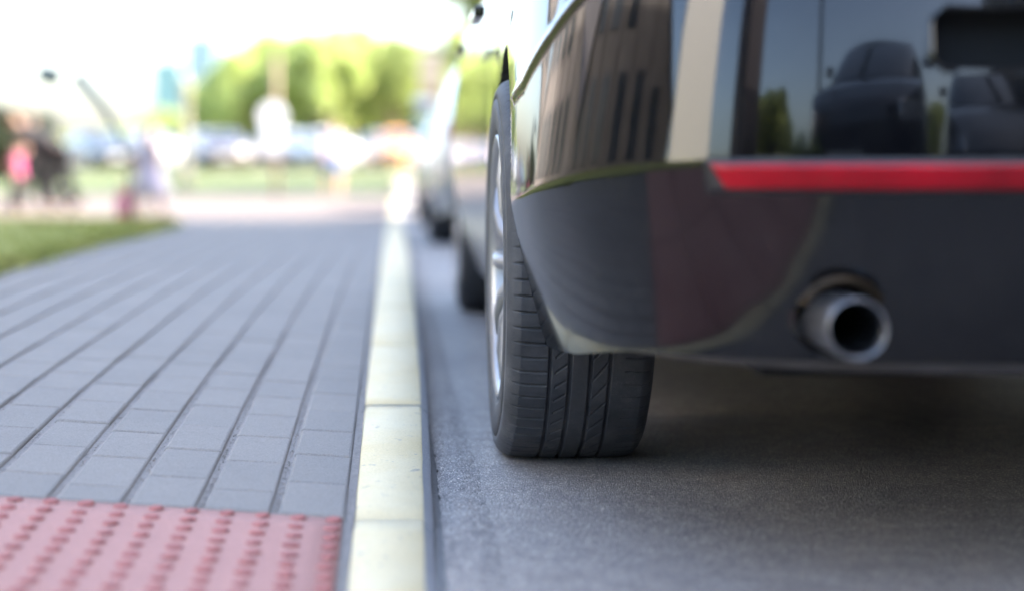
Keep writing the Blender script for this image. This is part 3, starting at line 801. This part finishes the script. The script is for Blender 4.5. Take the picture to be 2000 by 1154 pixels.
# parked cars further along the kerb
G1 = 'cars parked along the kerb ahead'
silver = make_car('parked_car', 'pale silver car parked along the kerb directly in front of the dark car', M_silver, False, G1)
wheel(silver, -1, AX_R, n=32); wheel(silver, -1, AX_F, n=32); wheel(silver, 1, AX_R, n=24); wheel(silver, 1, AX_F, n=24)
place_car(silver, .235, 11.2, -.004)
c = copy_tree(silver); swap(c, M_silver, M_black); c['label'] = 'dark car parked along the kerb beyond the pale silver car'; place_car(c, .24, 17.6, 0)
c = copy_tree(silver); swap(c, M_silver, M_white); c['label'] = 'white car parked along the kerb, last of the row before the cross path'; place_car(c, .28, 24.2, 0)
# the car standing behind the camera, mirrored in the bumper
c = copy_tree(silver); swap(c, M_silver, M_black); c['label'] = 'black car standing behind, mirrored in the dark bumper'; del c['group']
place_car(c, -1.35, -5.0, .0); c.scale = (1.06, 1.05, 1.45)
c = copy_tree(silver); swap(c, M_silver, M_black); c['label'] = 'black car added in the lane behind to darken the right part of the bumper'; del c['group']
place_car(c, .75, -5.9, -.03); c.scale = (1.05, 1, 1.25)  # car added out of view as dark fill in the bumper reflection

# ------------------------------------------------------------------ far row of cars across the lawn
G2 = 'cars in the parking lot under the trees'
FARY = 60.5; FZ = float(walk_z(-5, 60))+.6+.03
def far_place(c, px, rz):
    c.rotation_euler = (0, 0, rz); c.location = ((px-770)*FARY/3000, FARY, FZ)
rows = [(235, M_white, 'white', .7), (362, M_white, 'white', .6), (424, M_brown, 'dark brown', .2), (478, M_silver, 'silver', .9), (584, M_white, 'white', .5), (690, M_white, 'white', .8), (742, M_orange, 'orange', .3), (800, M_silver, 'silver', .6), (150, M_black, 'black', .6)]
lbl = ['white far car behind the child in the white dress', 'white far car left of the dark brown one', 'dark brown far car parked under the trees', 'silver far car left of the white round sign', 'white far car between the round sign and the man in blue shorts',
       'white far car right of the man in blue shorts', 'orange far car parked under the trees', 'silver far car at the right end of the far row', 'black far car at the left end of the far row']
for (px, mt, cn, a), lb in zip(rows, lbl):
    c = copy_tree(silver); swap(c, M_silver, mt); c['label'] = lb; c['group'] = G2; far_place(c, px, math.pi+a*.9)

# ------------------------------------------------------------------ trees
def leaf_mat(name, a, b):
    m = NM(name); geo = m.n('ShaderNodeNewGeometry'); col = m.ramp(m.noise(.9, 5, .6, geo.outputs['Position']), [(.3, a), (.7, b)])
    tr = m.n('ShaderNodeBsdfTranslucent'); mx = m.n('ShaderNodeMixShader'); mx.inputs[0].default_value = .4
    m.out(col, .5); m.t.links.new(col, tr.inputs[0]); m.t.links.new(m.b.outputs[0], mx.inputs[1]); m.t.links.new(tr.outputs[0], mx.inputs[2])
    m.t.links.new(mx.outputs[0], m.t.nodes['Material Output'].inputs[0]); return m.m
M_leafA = leaf_mat('leaves_light', (.36, .43, .13), (.47, .55, .20))
M_leafB = leaf_mat('leaves_dark', (.24, .30, .09), (.38, .44, .14))
M_leafC = leaf_mat('leaves_deep', (.02, .035, .015), (.05, .07, .03))
M_bark = plain('bark', (.16, .12, .09), .9, .35, 12, .4)
def crown_mesh(seed, n=8000, lobes=15, leaf=.20):
    r = np.random.default_rng(seed); V = []
    L = []
    for k in range(lobes):
        th = r.uniform(0, 6.28); ph = r.uniform(-.5, 1); rad = r.uniform(.35, .8)
        L.append((math.cos(th)*rad*math.sqrt(max(0, 1-ph*ph*.6)), math.sin(th)*rad*math.sqrt(max(0, 1-ph*ph*.6)), ph*.75, r.uniform(.28, .5)))
    L = np.array(L); idx = r.integers(0, lobes, n); d = r.normal(0, 1, (n, 3)); d /= np.linalg.norm(d, axis=1)[:, None]
    p = L[idx, :3]+d*(L[idx, 3]*r.uniform(.55, 1.0, n))[:, None]
    a = r.normal(0, 1, (n, 3)); a /= np.linalg.norm(a, axis=1)[:, None]; b = np.cross(a, r.normal(0, 1, (n, 3))); b /= np.linalg.norm(b, axis=1)[:, None]
    s = leaf*r.uniform(.25, .5, n)[:, None]
    V = np.stack([p-a*s, p-b*s*.6, p+a*s, p+b*s*.6], 1).reshape(-1, 3)
    me = quads_np('crown', V, np.arange(4*n).reshape(-1, 4), None, None, False)
    m = me.data; bpy.data.objects.remove(me); return m
crowns = [crown_mesh(s) for s in (1, 2, 3)]
def tree(name, label, X, Y, zg, h, wr, mat, group, k=0):
    t = empty(name, (X, Y, zg), random.uniform(0, 6), label, 'tree', group)
    bm = bmesh.new(); tr = .055*h*.45
    add_tube(bm, [(0, 0, -.2), (.02*h, 0, h*.2), (0, .01*h, h*.45), (.01*h, 0, h*.8)], [tr, tr*.75, tr*.5, tr*.15], 8)
    for q in range(5):
        a = q*1.3; add_tube(bm, [(0, 0, h*.3), (math.cos(a)*wr*.35, math.sin(a)*wr*.35, h*.5), (math.cos(a)*wr*.6, math.sin(a)*wr*.6, h*.66)], [tr*.4, tr*.25, tr*.08], 6)
    bm_obj('trunk', bm, M_bark, t, True)
    c = bpy.data.objects.new('crown', crowns[k % 3]); COL.objects.link(c); c.parent = t
    if not crowns[k % 3].materials: crowns[k % 3].materials.append(M_leafA)
    c.material_slots[0].link = 'OBJECT'; c.material_slots[0].material = mat
    c.location = (0, 0, h*.58); c.scale = (wr, wr, h*.47)
    return t
GT = 'trees behind the parking lot'
TZ = .45
tl = [ # px of the trunk, distance, top y in the photo, half-width px, material
 (330, 92, 232, 36, M_leafA, 'small light green tree at the left foot of the tree mass'),
 (402, 84, 186, 46, M_leafA, 'light green tree just right of the blue glass tower'),
 (475, 80, 132, 66, M_leafA, 'bright yellow green tree left of the round sign pole'),
 (545, 88, 105, 70, M_leafA, 'tall light green tree behind the round sign'),
 (625, 78, 96, 74, M_leafA, 'broad light green tree behind the man in blue shorts'),
 (690, 86, 88, 76, M_leafA, 'tallest green tree at the middle of the tree mass'),
 (765, 80, 110, 62, M_leafB, 'darker green tree left of the beige tower'),
 (800, 96, 125, 56, M_leafB, 'dark tree directly behind the beige tower'),
 (885, 90, 92, 50, M_leafB, 'dark green tree right of the beige tower, above the parked cars'),
 (230, 110, 262, 50, M_leafA, 'low light tree behind the leaning lamp post'),
 (140, 105, 272, 60, M_leafB, 'low tree at the far left behind the bending person')]
for i, (px, D, ty, hw, mt, lb) in enumerate(tl):
    h = (330-ty)*D/3000+CAMH-TZ
    tree('tree', lb, (px-770)*D/3000, D, TZ, h*1.08, hw*D/3000*1.28, mt, GT, i)
# fill behind the gaps: a hedge row
for i in range(9):
    px = 330+i*62; D = 100; tree('tree', ['light shrub','bushy shrub','round shrub','low shrub','dense shrub','broad shrub','dark shrub','dark low shrub','dark round shrub'][i]+' of the back row, '+['behind the white car at its left end','behind the dark brown car','behind the silver car','behind the round sign','right of the round sign','behind the man in blue shorts','behind the orange car','left of the beige tower','behind the beige tower'][i], (px-770)*D/3000, D, TZ, (3.0 if i < 2 else 5.0)+random.uniform(0, 1.0), 2.4, M_leafA if i < 6 else M_leafB, 'back row of low trees', i+1)
# tree near the lawn that shades part of it (stands right of the frame beyond the cars)
tree('tree', 'large street tree shading the lawn from beyond the parked cars', 5.2, 39.5, -.1, 10.5, 4.0, M_leafB, 'street trees beyond the parked cars', 2)
tree('tree', 'second street tree beyond the parked cars, farther from the road', 9.4, 41.5, -.1, 11, 4.2, M_leafB, 'street trees beyond the parked cars', 1)

# ------------------------------------------------------------------ glass towers, beige tower, left building
def facade_tower(name, label, x0, x1, y0, y1, z0, z1, wall, pane, nx, nz, cat='building'):
    t = empty(name, ((x0+x1)/2, y0, z0), 0, label, cat)
    cx, w_, h_ = (x0+x1)/2, x1-x0, z1-z0; off = Vector((cx, y0, z0))
    box('wall', Vector((x0, y0, z0))-off, Vector((x1, y1, z1))-off, wall, t)
    pw, ph = w_/nx, h_/nz
    bm = bmesh.new(); add_box(bm, (0, -.12, 0), (pw*.86, -.002, ph*.74)); me = bpy.data.meshes.new('window'); bm.to_mesh(me); bm.free(); me.materials.append(pane)
    for i in range(nx):
        for j in range(nz):
            o = bpy.data.objects.new('window', me); COL.objects.link(o); o.parent = t; o.location = (-w_/2+pw*(i+.07), 0, ph*(j+.13))
    return t
M_blueglass = plain('pale_blue_glass', (.105, .215, .255), .5, .08, .3)
M_blueglass2 = plain('pale_blue_glass_2', (.18, .26, .33), .5, .08, .3)
M_blueframe = plain('tower_frame', (.14, .225, .255), .7, .05, 1)
def BX(px, D): return (px-770)*D/3000
def BZ(py, D): return CAMH-(py-330)*D/3000
facade_tower('glass_tower', 'lower pale cyan glass tower on the skyline left of the trees', BX(298, 900), BX(356, 900), 900, 915, -1, BZ(120, 900), M_blueframe, M_blueglass, 4, 14)
facade_tower('glass_tower', 'taller pale blue glass tower rising behind the left end of the trees', BX(364, 940), BX(422, 940), 940, 955, -1, BZ(72, 940), M_blueframe, M_blueglass2, 4, 18)
M_beige = plain('beige_render', (.22, .175, .14), .8, .1, 2); M_beigewhite = plain('pale_band', (.42, .38, .34), .7)
M_teal = plain('teal_panel', (.12, .25, .25), .5)
bt = empty('beige_tower', (BX(841, 75), 75, .45), 0, 'narrow beige tower with pale bands and a teal base, right of the trees', 'tower')
hh = BZ(108, 75)-.45
box('wall', (-.5, 0, 0), (.5, 1, hh), M_beige, bt, .02)
for z in (hh*.55, hh*.83, hh-.05): box('band', (-.58, -.08, z), (.58, 1.08, z+.22), M_beigewhite, bt, .02)
box('base', (-.7, -.2, hh*.38), (.7, 1.2, hh*.45), M_teal, bt, .02)

# unseen building added on the right of the street: it keeps the near street in shade
M_brick = plain('brown_render', (.22, .18, .16), .85, .15, 3, .2); M_winglass = plain('window_glass_dark', (.05, .06, .07), .08)
rb = facade_tower('shade_building', 'brown block added out of frame on the right to shade the near street', 7.6, 19, -34, 18.4, -.3, 17, M_brick, M_winglass, 4, 5)
bm = bmesh.new(); add_box(bm, (-.12, 0, 0), (-.002, 1.5, 1.7)); me = bpy.data.meshes.new('window'); bm.to_mesh(me); bm.free(); me.materials.append(M_winglass)
for i in range(14):
    for j in range(5):
        o = bpy.data.objects.new('window', me); COL.objects.link(o); o.parent = rb; o.location = (-5.7, 2+i*3.5, 1.5+j*3.1)
# tall pale house behind on the left, mirrored in the corner of the bumper
lb_ = facade_tower('white_house', 'white rendered house across the lawn at the left, mirrored in the dark bumper', -27.5, -21.5, -7.2, .3, -.2, 15, plain('pale_render', (.82, .82, .82), .8), M_winglass, 2, 3)
# two brown pavilions added unseen left of the lawn, gabled for the mirrored sky gap
M_brownroof = plain('brown_shingles', (.20, .18, .17), .85, .2, 2, .3); M_brownwall = plain('brown_boards', (.25, .225, .215), .85, .2, 3, .3)
for y0, y1, hz, lb in ((1.5, 12, 9.5, 'brown steep-roofed pavilion added out of frame left of the near lawn for the bumper reflection'), (12.3, 26, 9., 'brown steep-roofed pavilion added out of frame beyond the first one for the bumper reflection')):
    pv = empty('pavilion', (-9, y0, .1), 0, lb, 'pavilion', 'brown pavilions added for the bumper reflection'); L = y1-y0
    for nm, x0, x1, zt in (('wall', -5, 0, 0),):
        V = [(x0, 0, 0), (x0, L, 0), (x0, L, 1.9), (x0, L/2, hz), (x0, 0, 1.9), (x1, 0, 0), (x1, L, 0), (x1, L, 1.9), (x1, L/2, hz), (x1, 0, 1.9)]
        mesh_np('wall', V, [(0, 1, 2, 3, 4), (9, 8, 7, 6, 5), (0, 5, 6, 1)], M_brownwall, pv)
    for k in range(int(L//1.7)):                       # corner boards, doors and window strips on the street face
        y = .9+k*1.7; top = 1.9+(hz-1.9)*(1-abs(y-L/2)/(L/2))-.7
        box('post', (.0, y-.09, 0), (.09, y+.09, top+.3), M_brownroof, pv)
        if top > 2.2: box('window', (.0, y+.35, .9), (.04, y+1.2, min(top-.2, 2.6)), M_winglass, pv)
        if top > 5: box('window', (.0, y+.35, 3.4), (.04, y+1.2, 4.9), M_winglass, pv)
    V = []
    for x in (-5.3, .3): V += [(x, -.2, 1.8), (x, L/2, hz+.05), (x, L+.1, 1.8), (x, L+.1, 1.95), (x, L/2, hz+.22), (x, -.2, 1.95)]
    mesh_np('roof', V, [(0, 1, 7, 6), (1, 2, 8, 7), (3, 4, 10, 9), (4, 5, 11, 10), (0, 5, 4, 1), (1, 4, 3, 2), (6, 7, 10, 11), (7, 8, 9, 10), (0, 6, 11, 5), (2, 3, 9, 8)], M_brownroof, pv)

# ------------------------------------------------------------------ poles, sign, lamp
M_pole = plain('pole_grey', (.20, .19, .18), .6, .2, 6); M_polepale = plain('pole_pale', (.30, .27, .19), .7, .1, 6); M_signwhite = plain('sign_white', (.85, .85, .85), .4)
M_lampdark = plain('lamp_dark', (.07, .11, .12), .5)
D = 34; gz = float(walk_z(-3, D))
sp = empty('sign_pole', (BX(540, D), D, gz), 0, 'tall brown pole with a round white sign at the near edge of the far lawn', 'sign')
tube('pole', [(0, 0, -.1), (0, 0, BZ(112, D)-gz)], .055, plain('pole_brown', (.26, .18, .13), .7), sp)
bm = bmesh.new(); bmesh.ops.create_cone(bm, cap_ends=True, segments=32, radius1=.30, radius2=.30, depth=.05, matrix=Matrix.Translation((-.08, -.09, BZ(228, D)-gz)) @ Matrix.Rotation(R(90), 4, 'X'))
bm_obj('sign_disc', bm, M_signwhite, sp)
box('sign_plate', (-.33, -.075, BZ(300, D)-gz), (.12, -.055, BZ(250, D)-gz), M_signwhite, sp)
D = 44; gz = float(walk_z(-3, D))+.1
sp = empty('advert_pillar', (BX(362, D), D, gz), 0, 'pale cream pillar standing before the light green trees', 'pillar')
lathe_z('shaft', [(.001, 0), (.2, 0), (.2, .3), (.14, .35), (.14, BZ(175, D)-gz), (.18, BZ(170, D)-gz), (.18, BZ(158, D)-gz), (.001, BZ(150, D)-gz)], M_polepale, sp)
D = 8; gz = float(walk_z(-1.37, D))
lp = empty('garden_lamp', (BX(256, D), D, gz), 0, 'bent dark lamp pole with a small head on a thin arm against the sky', 'garden lamp')
q = lambda px, py: (BX(px, D)-BX(256, D), 0, BZ(py, D)-gz)
tube('mast', [(0, 0, -.05), q(252, 330), q(236, 268), q(205, 215), q(150, 150)], [.005, .006, .011, .021, .030], M_lampdark, lp)
tube('arm', [q(152, 152), q(135, 132), q(100, 138)], .004, M_lampdark, lp)
bm = bmesh.new(); bmesh.ops.create_uvsphere(bm, u_segments=20, v_segments=12, radius=1, matrix=Matrix.Translation(q(95, 148)) @ Matrix.Rotation(R(20), 4, 'Y') @ Matrix.Diagonal((.066, .055, .044, 1)))
bm_obj('lamp_head', bm, M_lampdark, lp, True)
# planter added behind the camera to mirror a yellow green patch in the bumper
pl = empty('planter', (-1.15, -1.15, .03), 0, 'stone planter with a yellow green shrub, added on the pavement behind for its reflection in the bumper', 'planter')
lathe_z('tub', [(.001, 0), (.22, 0), (.30, .36), (.33, .38), (.33, .42), (.28, .42), (.27, .36), (.001, .36)], M_kerb, pl, 32)
fo = bpy.data.objects.new('foliage', crowns[1]); COL.objects.link(fo); fo.parent = pl; fo.material_slots[0].link = 'OBJECT'; fo.material_slots[0].material = M_leafA; fo.location = (0, 0, .58); fo.scale = (.42, .42, .22)
# lamp post behind the camera, mirrored in the bumper
lp2 = empty('street_lamp', (-1.9, -3.2, .1), 0, 'thin lamp post on the lawn behind, mirrored in the bumper corner', 'street lamp')
tube('mast', [(0, 0, 0), (0, 0, 5.2), (.5, 0, 5.6), (1.1, 0, 5.65)], [.055, .045, .03, .03], M_pole, lp2)
bm = bmesh.new(); add_box(bm, (1.0, -.09, 5.58), (1.55, .09, 5.68)); bm_obj('lamp_head', bm, M_pole, lp2, False, .03)
kk = empty('reflection_kiosk', (-11, -6.6, .1), 0, 'tall dark kiosk added left of the lawn behind for a dark band in the bumper', 'kiosk')  # unseen kiosk added to mirror a dark upright band in the bumper
box('housing', (-.9, -.9, 0), (.9, .9, 7.5), plain('dark_slate', (.07, .06, .07), .7), kk, .03); box('cap', (-1.05, -1.05, 7.51), (1.05, 1.05, 7.75), M_plastic, kk, .02)
box('door', (.905, -.4, 0), (.93, .4, 2), M_plastic, kk, .01)
for x, y, h, wr in ((-15, 19.5, 6.5, 2.2), (-14, -13.5, 4.2, 3.2), (-7, -26, 4, 3.5), (2.0, -42, 6, 4)):
    tree('tree', {-15: 'green tree in the gap behind the two brown pavilions, mirrored in the car', -14: 'leafy low tree beside the tall kiosk, mirrored in the car', -7: 'leafy low tree far behind on the lawn, mirrored in the car', 2.0: 'tree at the far end of the street behind, mirrored in the car'}[x], x, y, 0, h, wr, M_leafB, 'trees mirrored in the car', int(abs(x)))

for X, Y, h, wr, lb in ((-6.7, 27, 1.6, .9, 'dark rounded shrub behind the bending person at the left edge'), (-8.0, 28, 2.0, 1.1, 'taller dark shrub at the left edge of the lawn')):
    tree('shrub', lb, X, Y, -.15, h, wr, M_leafC, 'dark shrubs at the left edge', 1)['category'] = 'shrub'
# ------------------------------------------------------------------ people
M_skin = plain('skin', (.50, .30, .22), .5, .06, 12); M_shirtw = plain('white_cloth', (.27, .26, .31), .9, .04, 9, .1)
M_dress = plain('lavender_white_cloth', (.34, .32, .42), .9, .04, 9, .1)
M_blue = plain('blue_cloth', (.06, .13, .28), .9, .1, 9); M_blackc = plain('black_cloth', (.008, .009, .011), .9, .2, 9); M_greyc = plain('dark_grey_cloth', (.03, .03, .034), .9, .15, 9)
M_hair = plain('brown_hair', (.10, .06, .035), .7, .2, 20); M_pink = plain('pink_cloth', (.42, .07, .19), .8, .1, 9); M_shoe = plain('shoe', (.25, .22, .2), .7)
def skin_mesh(name, pts, edges, rad, mat, parent, sub=2):
    me = bpy.data.meshes.new(name); me.from_pydata([tuple(p) for p in pts], edges, []); me.update()
    o = link(name, me, mat, parent)
    m = o.modifiers.new('skin', 'SKIN'); m.use_smooth_shade = True
    for i, r_ in enumerate(rad):
        sv = me.skin_vertices[0].data[i]; sv.radius = (r_, r_) if not hasattr(r_, '__len__') else r_
    me.skin_vertices[0].data[0].use_root = True
    s = o.modifiers.new('subsurf', 'SUBSURF'); s.levels = sub; s.render_levels = sub
    return o
def person(name, label, loc, rz, J, H, top_mat, low_mat, hair_mat=M_hair, dress=False, long_low=True, group=None):
    """J: joint positions for a body of height 1 (facing -y); H scales"""
    p = empty(name, loc, rz, label, 'person', group)
    keys = ['pelvis', 'waist', 'chest', 'neck', 'head', 'crown', 'sl', 'el', 'wl', 'sr', 'er', 'wr', 'hl', 'kl', 'al', 'tl', 'hr', 'kr', 'ar', 'tr']
    pts = [Vector(J[k])*H for k in keys]
    E = [(0, 1), (1, 2), (2, 3), (3, 4), (4, 5), (2, 6), (6, 7), (7, 8), (2, 9), (9, 10), (10, 11), (0, 12), (12, 13), (13, 14), (14, 15), (0, 16), (16, 17), (17, 18), (18, 19)]
    rad = [.075, .068, .078, .034, .052, .042, .036, .027, .019, .036, .027, .019, .056, .038, .024, .02, .056, .038, .024, .02]
    # hands: palm and five fingers each
    for wi, ei in ((8, 7), (11, 10)):
        d = (pts[wi]-pts[ei]).normalized(); sd_ = d.orthogonal().normalized(); pm = pts[wi]+d*.035*H; pts.append(pm); k = len(pts)-1; E.append((wi, k)); rad.append(.018)
        for f in range(4):
            o_ = (f-1.5)*.011*H; a = pm+sd_*o_+d*.02*H; b = a+d*(.035-.004*abs(f-1.2))*H+d.cross(sd_)*.008*H
            pts += [a, b]; E += [(k, len(pts)-2), (len(pts)-2, len(pts)-1)]; rad += [.0065, .005]
        a = pm+sd_*.022*H-d*.008*H; b = a+d*.025*H+sd_*.008*H; pts += [a, b]; E += [(k, len(pts)-2), (len(pts)-2, len(pts)-1)]; rad += [.007, .0055]
    skin_mesh('body', pts, E, [r_*H for r_ in rad], M_skin, p, 1)
    g = lambda k: Vector(J[k])*H
    # face: nose and eyes, hair cap
    fwd = Vector(J.get('face', (0, -1, 0))).normalized(); hc = (g('head')+g('crown'))/2
    bm = bmesh.new(); bmesh.ops.create_uvsphere(bm, u_segments=10, v_segments=8, radius=.011*H, matrix=Matrix.Translation(hc+fwd*.052*H-Vector((0, 0, .012*H)))); bm_obj('nose', bm, M_skin, p, True)
    bm = bmesh.new(); bmesh.ops.create_uvsphere(bm, u_segments=20, v_segments=14, radius=1, matrix=Matrix.Translation(hc-fwd*.012*H+Vector((0, 0, .016*H))) @ Matrix.Diagonal((.056*H, .060*H, .060*H, 1)))
    bm_obj('hair', bm, hair_mat, p, True)
    if dress:
        ax = g('chest'); prof = [(.055, .05), (.12, -.01), (.115, -.12), (.14, -.22), (.20, -.36), (.25, -.52)]
        V = []; n = 24
        for r_, z in prof:
            for k in range(n):
                a = k*2*math.pi/n; rr = r_*(1+.07*math.sin(5*a)*(z < -.2)); V.append((ax.x+rr*H*math.cos(a), ax.y+rr*H*.8*math.sin(a), ax.z+z*H))
        o = quads_np('dress', V, grid_quads(len(prof), n, True), top_mat, p)
        m = o.modifiers.new('solid', 'SOLIDIFY'); m.thickness = .008
    else:
        k6 = ['waist', 'chest', 'neck', 'sl', 'el', 'sr', 'er', 'pelvis']
        q = [g(k) for k in k6]; q[2] = q[1].lerp(q[2], .6); q[4] = q[3].lerp(q[4], .85); q[6] = q[5].lerp(q[6], .85)
        skin_mesh('shirt', q, [(0, 1), (1, 2), (1, 3), (3, 4), (1, 5), (5, 6), (0, 7)], [r_*H for r_ in (.096, .108, .055, .062, .046, .062, .046, .096)], top_mat, p, 1)
        q = [g(k) for k in ['pelvis', 'hl', 'kl', 'al', 'hr', 'kr', 'ar']]
        if not long_low: q[2] = q[1].lerp(q[2], .8); q[5] = q[4].lerp(q[5], .8); q[3] = q[1].lerp(g('kl'), .95); q[6] = q[4].lerp(g('kr'), .95)
        skin_mesh('trousers', q, [(0, 1), (1, 2), (2, 3), (0, 4), (4, 5), (5, 6)], [r_*H for r_ in (.092, .078, .060, .048 if not long_low else .046, .078, .060, .048 if not long_low else .046)], low_mat, p, 1)
    for s_ in ('l', 'r'):
        a, b = g('a'+s_), g('t'+s_)
        bm = bmesh.new(); mid = (a+b)/2; 
        bmesh.ops.create_uvsphere(bm, u_segments=14, v_segments=8, radius=1, matrix=Matrix.Translation((mid.x, mid.y, .022*H)) @ Matrix.Rotation(math.atan2((b-a).y, (b-a).x), 4, 'Z') @ Matrix.Diagonal((.075*H, .030*H, .024*H, 1)))
        bm_obj('shoe', bm, M_shoe, p, True)
    return p
STAND = dict(pelvis=(0, 0, .53), waist=(0, 0, .62), chest=(0, 0, .74), neck=(0, 0, .85), head=(0, -.008, .90), crown=(0, -.005, .955), sl=(.105, 0, .80), el=(.14, .01, .64), wl=(.15, -.03, .50),
             sr=(-.105, 0, .80), er=(-.14, .01, .64), wr=(-.15, -.03, .50), hl=(.055, 0, .49), kl=(.06, -.02, .28), al=(.06, .03, .05), tl=(.065, -.07, .02), hr=(-.055, 0, .49), kr=(-.06, .0, .28), ar=(-.06, .04, .05), tr=(-.065, -.06, .02))
WALK = dict(STAND); WALK.update(kl=(.06, -.09, .29), al=(.06, -.10, .05), tl=(.065, -.19, .02), kr=(-.06, .04, .28), ar=(-.06, .16, .07), tr=(-.065, .09, .02), el=(.14, .07, .65), wl=(.15, .05, .51), er=(-.14, -.05, .65), wr=(-.15, -.12, .54))
D = 33.2; gz = float(walk_z(-1.4, D))
person('person', 'man in a white shirt and blue shorts standing on the far lawn edge', (BX(650, D), D, gz), .3, WALK, 1.70, M_shirtw, M_blue, long_low=False)
D = 19.2; gz = float(walk_z(-3, D))
person('person', 'child in a long white dress walking beside the lawn with a pink bag', (BX(293, D), D, gz), R(-70), WALK, 1.24, M_dress, M_dress, dress=True, hair_mat=plain('blond_hair', (.45, .33, .2), .7))
bag = empty('bag', (BX(247, D), D-.05, gz-.03), 0, 'magenta pink bag beside the child in the white dress', 'bag')
bm = bmesh.new(); add_box(bm, (-.10, -.08, .06), (.10, .08, .40)); 
for v in bm.verts: v.co.x *= .8 if v.co.z > .2 else 1.1
bm_obj('pouch', bm, M_pink, bag, False, .03, 3)
tube('strap', [(-.06, 0, .38), (-.04, 0, .50), (.04, 0, .52), (.07, 0, .38)], .012, M_pink, bag)
BEND = dict(STAND); BEND.update(waist=(0, -.09, .60), chest=(0, -.22, .68), neck=(0, -.33, .76), head=(0, -.385, .79), crown=(0, -.43, .815), sl=(.10, -.28, .70), el=(.12, -.31, .56), wl=(.10, -.38, .44),
            sr=(-.10, -.28, .70), er=(-.12, -.33, .56), wr=(-.10, -.42, .45), pelvis=(0, .02, .54), hl=(.055, .02, .50), hr=(-.055, .02, .50), kl=(.06, -.06, .28), al=(.06, .02, .05), kr=(-.06, .08, .29), ar=(-.06, .16, .05), tl=(.065, -.07, .02), tr=(-.065, .07, .02), face=(0, -.8, -.3))
D = 23; gz = float(walk_z(-5, D))
person('person', 'adult in dark grey jacket and black trousers bending forward at the left edge', (BX(112, D), D, gz), R(-90), BEND, 1.72, M_greyc, M_blackc)
D = 22.6
person('person', 'small child in a pink top in front of the bending adult', (BX(35, D), D, gz), R(90), STAND, 1.0, M_pink, M_greyc)
pc = empty('pushchair', (BX(88, 23.6), 23.6, float(walk_z(-5, 23.6))), R(-75), 'dark folded-hood pushchair beside the bending adult at the left edge', 'pushchair')
bm = bmesh.new(); bmesh.ops.create_uvsphere(bm, u_segments=20, v_segments=12, radius=1, matrix=Matrix.Translation((0, .05, .82)) @ Matrix.Diagonal((.27, .32, .28, 1)))
bmesh.ops.delete(bm, geom=[v for v in bm.verts if v.co.z < .74 and v.co.y < 0], context='VERTS'); bm_obj('hood', bm, M_greyc, pc, True)
bm = bmesh.new(); add_box(bm, (-.24, -.32, .42), (.24, .25, .68)); bm_obj('seat', bm, M_blackc, pc, False, .06)
for x in (-.26, .26):
    tube('frame', [(x, -.42, .16), (x, .05, .50), (x, .48, 1.0)], .016, M_plastic, pc); tube('leg', [(x, .40, .16), (x, .0, .52)], .014, M_plastic, pc)
    for y in (-.42, .40):
        a_ = np.linspace(0, 2*np.pi, 25)[:-1]; pts_ = [(x, y+.14*math.cos(t), .16+.14*math.sin(t)) for t in np.linspace(0, 6.283, 21)]
        tube('wheel', pts_, .02, M_tyre_plain, pc, 8)
tube('handle', [(-.26, .48, 1.0), (.26, .48, 1.0)], .018, M_plastic, pc)
D = 24
person('person', 'adult in dark clothes standing behind the bending person', (BX(60, D), D, gz), R(60), WALK, 1.5, M_greyc, M_blackc)
